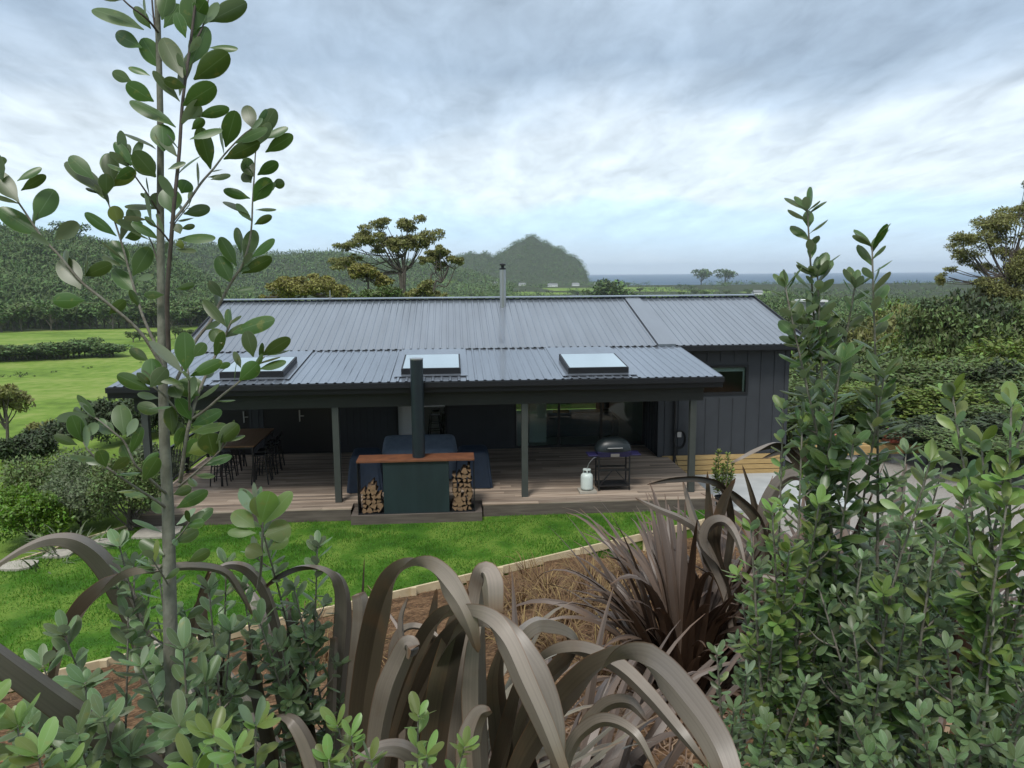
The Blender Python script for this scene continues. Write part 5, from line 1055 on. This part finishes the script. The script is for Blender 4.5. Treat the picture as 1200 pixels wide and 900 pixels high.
for (p, w_, tl) in [([*q0, (822, 628, 4.75), (800, 609, 4.65), (770, 596, 4.55), (744, 583, 4.5)], [10, 12, 11, 10, 8, 2], 160),
    ([*q0, (826, 640, 4.8), (811, 600, 4.8), (800, 562, 4.8)], [10, 12, 13, 10, 2], 155), ([*q0, (836, 640, 4.8), (832, 605, 4.8), (829, 552, 4.8)], [10, 12, 14, 12, 2], 25),
    ([*q0, (838, 640, 4.8), (847, 593, 4.75), (862, 560, 4.7)], [10, 14, 16, 14, 3], 20), ([*q0, (832, 655, 4.8), (826, 632, 4.75), (834, 614, 4.7), (850, 612, 4.6), (864, 632, 4.5), (874, 668, 4.4)], [10, 14, 15, 15, 17, 14, 9, 3], [20, 30, 150, 165, 160]),
    ([(900, 720, 4.9), (900, 660, 4.85), (888, 610, 4.8), (862, 582, 4.8), (845, 570, 4.8)], [10, 14, 15, 12, 3], 25), ([(900, 720, 4.9), (892, 650, 4.85), (896, 600, 4.8), (912, 568, 4.75), (930, 557, 4.7), (948, 566, 4.6)], [10, 16, 18, 18, 16, 4], [160, 165, 150]),
    ([(960, 700, 5), (955, 610, 5), (940, 548, 5), (915, 521, 5), (884, 528, 4.95), (856, 543, 4.9)], [10, 14, 14, 12, 9, 2], [20, 30, 60, 150]), ([(960, 700, 5), (962, 600, 5), (948, 540, 5), (924, 527, 5), (893, 537, 4.95)], [10, 12, 12, 10, 2], 30),
    ([*q0, (858, 620, 4.85), (850, 575, 4.8), (826, 562, 4.75), (790, 562, 4.7), (758, 568, 4.65)], [8, 10, 10, 9, 8, 7, 2], [25, 30, 20]), ([(900, 720, 4.9), (898, 640, 4.9), (905, 600, 4.9), (918, 553, 4.9)], [8, 10, 10, 2], 20),
    ([(900, 720, 4.9), (892, 640, 4.9), (884, 590, 4.9), (870, 545, 4.9)], [8, 9, 8, 2], 20), ([(930, 760, 4.6), (935, 690, 4.6), (950, 640, 4.5), (968, 628, 4.4), (985, 640, 4.3)], [12, 18, 20, 18, 5], [160, 150])]: traced_leaf(g, p, [x*1.05 for x in w_], tl, keel=.4, n=30)
g.build('bent_blades', 'flax_bronze', fl3)
g = Geo()
for (p, w_, tl) in [([(700, 990, 2.6), (716, 860, 2.6), (728, 760, 2.6)], [10, 12, 4], 20),
                    ([(870, 640, 4.4), (848, 625, 4.3), (800, 606, 4.2), (760, 590, 4.1), (742, 583, 4.1)], [22, 20, 14, 9, 3], 30)]: pass
# dry tufts on the slope
tufts = [(690, 690, 60), (640, 700, 50), (745, 690, 60), (600, 715, 40), (720, 730, 45), (665, 730, 45), (780, 700, 40), (560, 735, 30), (620, 760, 40), (755, 760, 45), (700, 790, 40), (430, 760, 30), (370, 770, 25)]
tufts += [(random.uniform(560, 800), random.uniform(668, 780), random.randint(14, 26)) for _ in range(26)]+[(random.uniform(330, 480), random.uniform(730, 800), 16) for _ in range(6)]
for i, (px, py, n) in enumerate(tufts):
    b_ = hit(px, py); flax_plant('dry_grass_tuft', 'dry brown grass tuft on the mulched slope between the lawn edging and the flaxes', 'grass tuft', b_, int(n*1.9), .62, .013, 'tussock', seed=100+i, bendy=.9, rad=.14, elev=(45, 88), nseg=7, group='dry grass tufts on the slope')
# dead flax litter: the tangle of pale straps at the foot of the centre flax
def litter():
    g = Geo(); n = 150
    for i in range(n):
        px = random.uniform(600, 860); b_ = down(px, random.uniform(3.6, 5.4)); a = random.uniform(0, 6.28); l = random.uniform(.15, .5); h = np.array([math.cos(a), math.sin(a), 0]); pts = []
        for s in np.linspace(0, 1, 8): p = b_+h*l*s+np.array([-h[1], h[0], 0])*math.sin(s*3)*.06*random.uniform(.6, 1.4); p[2] = float(gz(p[0], p[1]))+.03+.09*math.sin(s*3.1)*random.uniform(.7, 1.2); pts.append(p)
        pts = np.array(pts); g.add(*ribbon(pts, np.tile(np.array([-h[1], h[0], .4]), (8, 1)), np.linspace(.018, .006, 8)))
    tag(g.build('dead_flax_litter', 'dead_flax'), 'tangle of pale dead flax straps lying on the slope', 'leaf litter', kind='stuff')
litter()
def chips():
    n = 26000; s = RNG.uniform(-9, 9.5, n); t = RNG.uniform(.08, 11, n)**1.0; x = E0[0]+ED[0]*s+EN[0]*t; y = E0[1]+ED[1]*s+EN[1]*t; z = gz(x, y)+.008; P = np.stack([x, y, z], -1)
    ax = rand_dirs(n); ax[:, 2] *= .35; ln = RNG.uniform(.02, .07, n); nr = rand_dirs(n)*.5+np.array([0, 0, 1]); V, F, U = leaves(P, ax, nr, ln, ln*RNG.uniform(.25, .5, n), 1, 1, 0, 0, 'strap')
    tag(link_mesh(np_mesh('bark_mulch', V, F), 'bark_mulch', 'mulch_chip'), 'loose bark mulch chips over the sloping bed', 'mulch', kind='stuff')
chips()

# --- potted shrub, building stuff on the right ------------------------------------------------
pc = onZ(852, 592, PADZ); pb = np.array([6.62, 18.0, PADZ])
po = thing('potted_shrub', 'small bright green shrub in a black plastic pot beside the deck corner', 'potted plant', tuple(pb))
MB().lathe(tuple(pb), [(.15, 0), (.2, .30), (.215, .30), (.215, .34), (.18, .34), (.17, .3)], 20).build('pot', 'pot_black', po)
gg = Geo(); wd_ = MB()
for i in range(14):
    a = i*.7; e = pb+np.array([.24*math.cos(a)*random.uniform(.3, 1), .2*math.sin(a), random.uniform(.8, 1.62)]); pts = spline([pb+np.array([0, 0, .35]), pb*.5+e*.5+np.array([.05*math.cos(a), .05*math.sin(a), .0]), e], 10); wd_.tube([tuple(p) for p in pts], .006, 5); leaf_cloud_on_stem(gg, pts, .11, .013, .25)
wd_.build('stems', 'karo_twig', po); gg.build('foliage', 'bush_bright', po)
pal = thing('timber_stack', 'stack of pale new timber on concrete blocks beyond the right end of the house', 'timber stack', (13.2, 22.5, -.9))
for i in range(6): MB().box(11.2+i*.75, 11.6+i*.75, 22.2, 22.9, -1.0, -.30).build('block', 'concrete_block', pal)
for i in range(5): MB().box(11.0, 15.6, 22.15+i*.16, 22.29+i*.16, -.29, -.02+random.uniform(-.03, .03)).build('plank', 'new_timber', pal)
for i, (x, w_, h_, mm, lab) in enumerate(((11.6, .55, .28, 'coral_sack', 'coral-pink sack on the timber stack, the one nearest the house'), (13.4, .65, .38, 'coral_sack', 'coral-pink sack on the timber stack, in the middle of the stack'), (14.2, .6, .30, 'coral_sack', 'coral-pink sack on the timber stack, next to the pale blue bag'), (14.95, .7, .42, 'pale_tarp', 'pale blue plastic bag on the right end of the timber stack'))):
    c_ = cover('sack', lab, x, x+w_, 22.2, 22.85, .02+h_, mm, 'sack', flare=-.06, top_in=.1, z0=.02)

# --- bushes at the left end of the lawn --------------------------------------------------------
def bl(px, ytop, wpx, d, lm, lab, name='garden_bush', n=2600, size=.16, seed=1, tf=.12, lobes=16, cat='bush', flat=.85, group='bushes beyond the left end of the lawn'):
    p = down(px, d); h = float(at(px, ytop, d*.99)[2]-p[2]); wd = wpx/FPX*d
    return bush_tree(name, lab, cat, tuple(p), h, wd, lobes, n, size, lm, seed=seed, trunk_frac=tf, flat=flat, group=group)
bl(133, 512, 88, 18.5, 'bush_leaf', 'rounded green bush with visible trunks beside the deck corner', seed=2, n=9000, size=.07, tf=.25)
bl(66, 540, 92, 20.5, 'olive_leaf', 'soft grey-green bush left of the rounded bush with trunks', seed=3, n=8000, size=.075)
bl(6, 540, 84, 20.0, 'lime_leaf', 'bright lime green bush at the left edge of the photo', seed=4, n=8000, size=.08)
bl(98, 518, 100, 24.5, 'olive_leaf', 'grey-green bush behind the two nearer grey-green ones', seed=5, n=7500, size=.09)
bl(176, 505, 80, 23.0, 'olive_leaf', 'grey-green bush right behind the left veranda post', seed=15, n=6000, size=.09)
bl(30, 528, 110, 27.5, 'bush_leaf', 'dark green bush behind the lime green one', seed=6, n=6500, size=.11)
bl(150, 452, 110, 33, 'bush_dark', 'large dark tree below the left end of the veranda roof', 'dark_tree', seed=7, n=10000, size=.15, cat='tree', tf=.2)
bl(85, 484, 90, 38, 'bush_dark', 'dark tree left of the large dark one under the roof end', 'dark_tree', seed=8, n=7500, size=.16, cat='tree', tf=.2)
bl(8, 490, 56, 34, 'bush_dark', 'dark green tree low at the left, above the lime green bush', 'dark_tree', seed=9, n=7000, size=.15, cat='tree', tf=.2)
bl(-12, 425, 50, 42, 'gum_leaf', 'thin brownish tree cut by the left edge of the photo', 'thin_tree', seed=10, n=1900, size=.20, cat='tree', tf=.4, lobes=8)
bl(36, 476, 36, 40, 'gum_leaf', 'small thin brownish tree in front of the green paddock', 'thin_tree', seed=14, n=1300, size=.18, cat='tree', tf=.4, lobes=6)
bl(60, 505, 60, 44, 'bush_leaf', 'dark scrubby bush at the foot of the paddock', 'dark_tree', seed=16, n=4000, size=.18, cat='tree', tf=.1)
bl(215, 470, 90, 36, 'bush_leaf', 'dark green tree directly behind the left end of the house', 'dark_tree', seed=11, n=5600, size=.16, cat='tree')
p = down(52, 17.8); flax_plant('green_flax', 'grey-green flax at the end of the stepping stones', 'flax', p, 90, 1.0, .045, 'green_flax', seed=31, bendy=.7, rad=.3, elev=(30, 86), nseg=8)
p = down(12, 17.2); flax_plant('green_flax', 'dark green flax at the left edge beside the edging board', 'flax', p, 50, .8, .04, 'green_flax', seed=32, bendy=.8, rad=.3, elev=(30, 80), nseg=8)

# --- trees behind the house ---------------------------------------------------------------------
def lobe_tree(name, label, cat, px, d, lobes_px, nleaf, size, lm, stems, bark='gum_bark', shell=.35, asp=.5):
    """lobes given as (px,py,rx,ry) in the photo at that distance, spread in depth"""
    b_ = down(px, d); t = thing(name, label, cat, tuple(b_)); lobes = []; s = d/FPX*.985
    for i, (x, y, rx, ry) in enumerate(lobes_px):
        c = at(x, y, d*.985+random.uniform(-1, 1)*rx*s*1.3); k_ = 1.2 if px > 1100 else 1.05; 
        for q_ in range(5):
            o_ = RNG.normal(0, .42, 3); k2 = 1.25 if px > 1100 else 1.12; lobes.append((c[0]+o_[0]*rx*s*k_, c[1]+o_[1]*rx*s*1.3, c[2]+o_[2]*ry*s*k_, rx*s*k_*.5*k2, rx*s*.5*k2, ry*s*k_*.5*k2))
    lmesh(crown_geo(lobes, nleaf, size, shell=shell, up=.5, asp=asp), 'crown', lm, t)
    tk = MB()
    for (pts, ra, rb) in stems:
        P_ = [b_-np.array([0, 0, .4])]+[at(x, y, d*.985) for x, y in pts] if pts[0] != 'free' else [at(x, y, d*.985) for x, y in pts[1:]]
        q = spline(P_, 4*len(P_)); tk.tube([tuple(v) for v in q], list(np.linspace(ra, rb, len(q))), 6)
    hubs = [np.array(at(x, y, d*.985)) for x, y in stems[0][0][-2:]] if stems[0][0][0] != 'free' else [b_]
    for lb in lobes[::2]:
        c = np.array(lb[:3]); h_ = hubs[RNG.integers(len(hubs))]; mid = (h_+c)/2+np.array([0, 0, -.05*d/10]); q = spline([h_, mid, c], 8); tk.tube([tuple(v) for v in q], list(np.linspace(rb*1.3, rb*.5, 8)), 5)
    tk.build('trunk', bark, t); return t
lobe_tree('gum_tree', 'tall spreading gum tree with an umbrella crown rising behind the house roof', 'tree', 472, 62,
    [(445, 265, 14, 7), (437, 276, 17, 9), (424, 284, 17, 7), (407, 289, 12, 6), (455, 282, 12, 9), (468, 262, 10, 6), (480, 264, 15, 9), (492, 275, 16, 12), (470, 282, 16, 10), (483, 288, 14, 8), (462, 292, 10, 8), (500, 284, 10, 8), (448, 292, 10, 5), (404, 308, 14, 8), (396, 312, 8, 5), (418, 303, 8, 4)],
    24000, .17, 'gum_leaf', [([(472, 340), (473, 320), (475, 300)], .14, .07), ([(470, 335), (460, 310), (447, 285)], .14, .05), ([(474, 330), (482, 312), (492, 285)], .14, .06), ([(473, 320), (466, 300), (465, 275)], .1, .05), ([(473, 335), (440, 320), (410, 310)], .09, .04)])
lobe_tree('gum_tree', 'slender leaning gum tree right of the tall spreading gum behind the roof', 'tree', 505, 60,
    [(519, 297, 13, 8), (530, 303, 10, 6), (510, 303, 10, 7), (540, 306, 6, 4), (521, 311, 8, 5), (498, 303, 7, 5), (515, 292, 8, 4)],
    8000, .17, 'gum_leaf', [([(508, 345), (518, 330), (526, 312)], .12, .05), ([(504, 340), (510, 320), (512, 305)], .08, .04), ([(507, 350), (524, 335), (534, 312)], .07, .03)])
lobe_tree('gum_tree', 'small gum tree in front of the tall spreading gum, its crown half its height', 'tree', 435, 58,
    [(425, 317, 12, 7), (436, 320, 10, 6), (418, 322, 8, 5), (452, 332, 9, 6), (445, 326, 7, 5)], 3600, .24, 'wattle_leaf', [([(432, 340), (430, 330), (428, 322)], .1, .04)])
lobe_tree('wattle_tree', 'broad low tree with a yellowish domed crown behind the left part of the roof', 'tree', 360, 56,
    [(360, 334, 26, 11), (342, 338, 20, 10), (325, 345, 14, 8), (378, 336, 22, 11), (393, 340, 15, 10), (350, 330, 14, 7), (402, 345, 12, 8), (372, 327, 12, 6), (315, 350, 8, 5)], 18000, .16, 'wattle_leaf', [([(358, 350), (358, 342), (358, 336)], .14, .08)], shell=.55)
lobe_tree('scrub_tree', 'dark low tree at the foot of the tall spreading gum behind the ridge', 'tree', 445, 52,
    [(432, 346, 16, 8), (450, 344, 18, 9), (464, 348, 10, 8), (418, 350, 10, 6), (440, 352, 16, 6)], 5000, .2, 'bush_leaf', [([(446, 354), (446, 350), (446, 346)], .1, .06)], shell=.5)
lobe_tree('scrub_tree', 'small yellowish tree under the slender leaning gum behind the ridge', 'tree', 500, 55,
    [(498, 338, 10, 8), (490, 346, 10, 6), (507, 343, 9, 7), (515, 350, 7, 5), (484, 352, 6, 4)], 3000, .2, 'gum_leaf', [([(499, 350), (499, 345), (499, 340)], .08, .04)], shell=.4)

# --- right: big spreading tree and the bush below it -------------------------------------------
lobe_tree('spreading_tree', 'large spreading tree with open branches at the right edge of the photo', 'tree', 1185, 42,
    [(1195, 252, 24, 9), (1172, 258, 18, 9), (1152, 268, 18, 10), (1136, 282, 16, 10), (1127, 297, 14, 8), (1160, 284, 16, 8), (1185, 272, 16, 8), (1210, 262, 20, 12), (1104, 326, 7, 7), (1112, 318, 7, 4), (1140, 303, 12, 6), (1176, 296, 12, 7), (1200, 300, 16, 10), (1160, 312, 12, 6), (1190, 322, 20, 12), (1215, 310, 20, 20), (1180, 345, 20, 14), (1150, 330, 10, 5), (1145, 350, 16, 8), (1120, 352, 10, 6), (1205, 217, 7, 6), (1222, 240, 16, 14)],
    40000, .115, 'gum_leaf', [([(1185, 380), (1182, 350), (1178, 325)], .2, .1), ([(1180, 345), (1160, 325), (1140, 300)], .14, .05), ([(1182, 345), (1190, 310), (1195, 275)], .14, .05), ([(1180, 340), (1150, 335), (1112, 325)], .08, .03), ([(1190, 330), (1210, 270), (1206, 225)], .1, .03)], shell=.3)
protoA = bush_tree('bush_tree', 'bushy dark green tree in the dense stand right of the house', 'tree', (0, 0, 0), 9, 8, 54, 17000, .21, 'bush_leaf', seed=41, lr_=(.17, .30), trunk_frac=.25, group='trees of the dense stand right of the house')
protoB = bush_tree('bush_tree', 'bushy mid green tree in the dense stand right of the house', 'tree', (0, 0, 0), 8, 7.5, 50, 15000, .2, 'bush_bright', seed=42, lr_=(.17, .30), trunk_frac=.2, flat=.8, group='trees of the dense stand right of the house')
protoC = bush_tree('bush_tree', 'very dark rounded tree in the dense stand right of the house', 'tree', (0, 0, 0), 8, 7.0, 46, 15000, .2, 'bush_dark', seed=43, lr_=(.17, .30), trunk_frac=.2, group='trees of the dense stand right of the house')
protoD = bush_tree('bush_tree', 'olive brown domed tree in the dense stand right of the house', 'tree', (0, 0, 0), 8, 7.5, 30, 17000, .19, 'gum_leaf', seed=44, lr_=(.17, .30), trunk_frac=.25, flat=.8, group='trees of the dense stand right of the house')
protos_t = [protoA, protoB, protoC, protoD]; usedp = set()
def put(k, px, d, ytop, wd=None, label=None, group=None):
    """stand proto k under column px at distance d with its top at photo row ytop"""
    b_ = down(px, d); top = at(px, ytop, d*math.cos(0.0)*.985); h = max(1.5, top[2]-b_[2]); base_h = [9, 8, 8, 8][k]; s = h/base_h*1.03; sw = s if wd is None else wd/[8, 7.5, 7, 7.5][k]
    o = protos_t[k] if k not in usedp else copy_tree(protos_t[k]); usedp.add(k); o.location = tuple(b_); o.scale = (sw, sw, s); o.rotation_euler = (0, 0, random.uniform(0, 6.28))
    if label: o['label'] = label
    if group: o['group'] = group
    return o
stand = [(0, 1150, 44, 322, 7), (2, 1185, 46, 316, 8), (0, 1225, 43, 318, 8), (3, 1120, 50, 345, 6), (3, 1062, 62, 338, 8), (0, 1010, 70, 352, 9), (0, 960, 78, 352, 9), (2, 915, 60, 350, 3.6), (3, 1040, 52, 375, 7), (1, 1000, 50, 385, 7), (1, 1090, 50, 372, 8), (0, 1130, 56, 352, 9), (2, 1165, 52, 365, 9), (0, 1210, 48, 350, 9), (1, 955, 48, 392, 6), (0, 930, 44, 398, 6),
         (1, 1110, 40, 395, 8), (2, 1060, 42, 398, 7), (0, 1020, 38, 412, 7), (0, 975, 36, 420, 6), (1, 1150, 38, 400, 7), (2, 1195, 36, 392, 7), (0, 945, 32, 440, 5), (2, 1120, 32, 440, 6), (1, 1075, 31, 430, 6), (0, 1035, 33, 452, 5.5), (2, 1170, 29, 450, 6), (0, 1210, 30, 440, 6), (1, 995, 33, 462, 5), (2, 1140, 27, 485, 5), (0, 1190, 26, 490, 5)]
stand += [(1, 1085, 64, 338, 9), (0, 1035, 66, 342, 9), (2, 985, 60, 358, 7), (0, 1075, 45, 372, 8), (1, 1160, 47, 350, 8), (0, 1120, 34, 405, 7), (0, 1175, 33, 402, 7), (1, 1210, 38, 375, 8), (0, 1060, 37, 405, 6.5)]
for (k, px, d, yt, wd) in stand: put(k, px, d, yt-(8 if d > 45 else 3), wd*1.12)
stand_labels = None

# --- paddock trees, hedges, far bush ---------------------------------------------------------------
far = bush_tree('paddock_tree', 'dark tree in the row along the foot of the left hill', 'tree', (0, 0, 0), 10, 10, 12, 900, .95, 'far_leaf', seed=61, trunk_frac=.22, group='trees along the foot of the left hill')
far2 = bush_tree('paddock_tree', 'dark tree in the row along the foot of the left hill', 'tree', (0, 0, 0), 11, 9, 10, 900, .95, 'bush_leaf', seed=62, trunk_frac=.28, group='trees along the foot of the left hill')
first = [True, True]
def putfar(i, px, d, h, w_=None, label=None, group=None, cat=None, nm=None):
    o = (far, far2)[i]
    if not first[i]: o = copy_tree(o)
    first[i] = False; b_ = down(px, d); s = h/(10, 11)[i]; o.location = tuple(b_); o.scale = ((w_ or h)/10, (w_ or h)/10, s); o.rotation_euler = (0, 0, random.uniform(0, 6.28))
    if label: o['label'] = label
    if group: o['group'] = group
    if nm: o.name = nm
    return o
px = -60
while px < 300:
    putfar(random.randrange(2), px, random.uniform(300, 330), random.uniform(7, 11), random.uniform(10, 14)); px += random.uniform(6, 11)
px = -40
while px < 128:      # hedge in the paddock
    if not 94 < px < 100: putfar(0, px, random.uniform(190, 197)-px*.03, random.uniform(2.0, 3.6)*(1.3 if 60 < px < 95 else 1), random.uniform(5.5, 9.5), 'dark bush of the hedge crossing the left paddock', 'hedge bushes across the left paddock')
    px += random.uniform(3, 7)
for px in (150, 158, 170, 176, 188, 200, 204, 215, 222, 236): putfar(1, px, random.uniform(225, 240), random.uniform(1.6, 4.5), random.uniform(2.5, 5), 'small scattered shrub in the paddock right of the hedge', 'scattered shrubs in the paddock')
putfar(0, 88, 622, 17, 22, 'lone tree standing on the skyline of the left hill', 'lone hilltop tree')
# middle distance beyond the roof
for px, d, h, w_ in ((715, 430, 17, 20), (722, 425, 13, 18), (700, 440, 11, 17), (735, 445, 9, 18), (690, 450, 7, 12)): putfar(0, px, d, h, w_, 'dark tree of the clump beyond the roof, right of the cone-shaped hill', 'dark clump beyond the roof')
for px, lab in ((822, 'left one of the pair of rounded trees against the sea'), (850, 'right one of the pair of rounded trees against the sea')): putfar(0, px, 1450, 30 if px == 822 else 30, 40, lab, 'pair of rounded trees on the coast')
for px, d, h in ((668, 1950, 60), (678, 1980, 45)): pass
for i in range(70):
    px = random.uniform(505, 960); d = random.choice([random.uniform(400, 620), random.uniform(800, 1300)]); putfar(random.randrange(2), px, d, random.uniform(4, 8), random.uniform(9, 18), 'small dark tree of the coastal flat beyond the roof', 'trees of the coastal flat')
far_stuff_n = [0]
def bush_cover(name, label, sel, n, blob, leaf, lm='far_leaf', k=16, squash=.6):
    """bush canopy: many leafy lumps on the ground wherever sel(x,y,px,r) holds"""
    th = RNG.uniform(-.72, .62, n*3)+0; r0, r1 = sel[0], sel[1]; r = np.sqrt(RNG.uniform(r0**2, r1**2, n*3)); x = r*np.sin(th+R(4.4)); y = r*np.cos(th+R(4.4)); px = 600+900*np.tan(th)
    ok = sel[2](x, y, px, r); x, y = x[ok][:n], y[ok][:n]; z = gz(x, y); m_ = len(x); br = blob*(.4+1.3*RNG.random(m_)**1.8)
    d = rand_dirs(m_*k); d[:, 2] = np.abs(d[:, 2]); c = np.repeat(np.stack([x, y, z+br*.25], -1), k, 0); rr = np.repeat(br, k)[:, None]
    P = c+d*rr*np.array([1, 1, squash*1.4])*RNG.uniform(.75, 1.05, (m_*k, 1)); ax = unit(rand_dirs(m_*k)+d*.3); ln = leaf*RNG.uniform(.6, 1.4, m_*k)*(np.repeat(br, k)/blob)**.5
    V, F, U = leaves(P-ax*ln[:, None]*.5, ax, unit(d+np.array([0, 0, .6])), ln, ln*.65, 1, 1, 0, 0, 'strap')
    tag(link_mesh(np_mesh(name, V, F), name, lm), label, 'bush', kind='stuff')
bush_cover('hill_bush', 'dense native bush covering the near left hill', (330, 720, lambda x, y, px, r: (px < 300)), 11000, 5.5, 1.9, 'far_leaf', k=34)
bush_cover('distant_bush', 'bush covering the farther ridge behind the gum trees', (850, 1500, lambda x, y, px, r: (px > 130) & (px < 600)), 6500, 8, 3.4, 'far_leaf', k=18)
bush_cover('distant_bush', 'bush covering the cone-shaped hill by the sea', (1780, 2150, lambda x, y, px, r: (px > 500) & (px < 700)), 5200, 6.5, 2.8, 'far_leaf', k=18)
bush_cover('valley_scrub', 'bush on the valley floor between the right stand of trees and the coast', (105, 600, lambda x, y, px, r: (px > 880) & (px < 1300)), 5200, 3.6, 1.3, 'far_leaf', k=22)
bush_cover('flat_scrub', 'scrub belts on the coastal flat beyond the roof', (560, 1900, lambda x, y, px, r: (px > 470) & (px < 1250) & (r < 1600) & (_n2(x, y, 70, 4) > .5)), 5200, 4.5, 2.6, 'far_leaf', k=12)
bush_cover('rushes', 'low dark rushes in lines across the left paddock', (95, 200, lambda x, y, px, r: (px < 260) & (np.abs(np.sin(r/17+_n2(x, y, 30)*.5)) < .16) & (_n2(x, y, 12, 2) > .0)), 900, .45, .45, 'rush', k=14)
# tiny white houses on the flat and one on the right
for i, (px, d, w_) in enumerate(((578, 1250, 14), (648, 1300, 16), (612, 1500, 13), (675, 1350, 12), (890, 900, 10), (1040*0+700, 1500, 12))):
    b_ = down(px, d); t = thing('distant_house', 'tiny pale house among the trees of the coastal flat', 'house', tuple(b_), 'tiny houses on the coastal flat')
    x, y, z = [float(q) for q in b_]; MB().box(x-w_/2, x+w_/2, y, y+8, z-1, z+3.2).build('wall', 'house_white', t)
    MB().add([(x-w_/2-.5, y-.5, z+3.2), (x+w_/2+.5, y-.5, z+3.2), (x+w_/2+.5, y+8.5, z+3.2), (x-w_/2-.5, y+8.5, z+3.2), (x-w_/2, y+4, z+5.4), (x+w_/2, y+4, z+5.4)], [(0, 1, 5, 4), (2, 3, 4, 5), (1, 2, 5), (3, 0, 4)]).build('roof', 'roof_grey', t)
b_ = down(959, 130); x, y, z = [float(q) for q in b_]; zt = float(at(962, 352, 119)[2]); t = thing('distant_house', 'small white-roofed building showing between the trees right of the house', 'building', tuple(b_))
MB().box(x-1.3, x+1.3, y, y+4, z-1, zt-.3).build('wall', 'concrete_block', t); MB().box(x-1.6, x+1.6, y-.4, y+4.4, zt-.3, zt).build('roof', 'house_white', t)
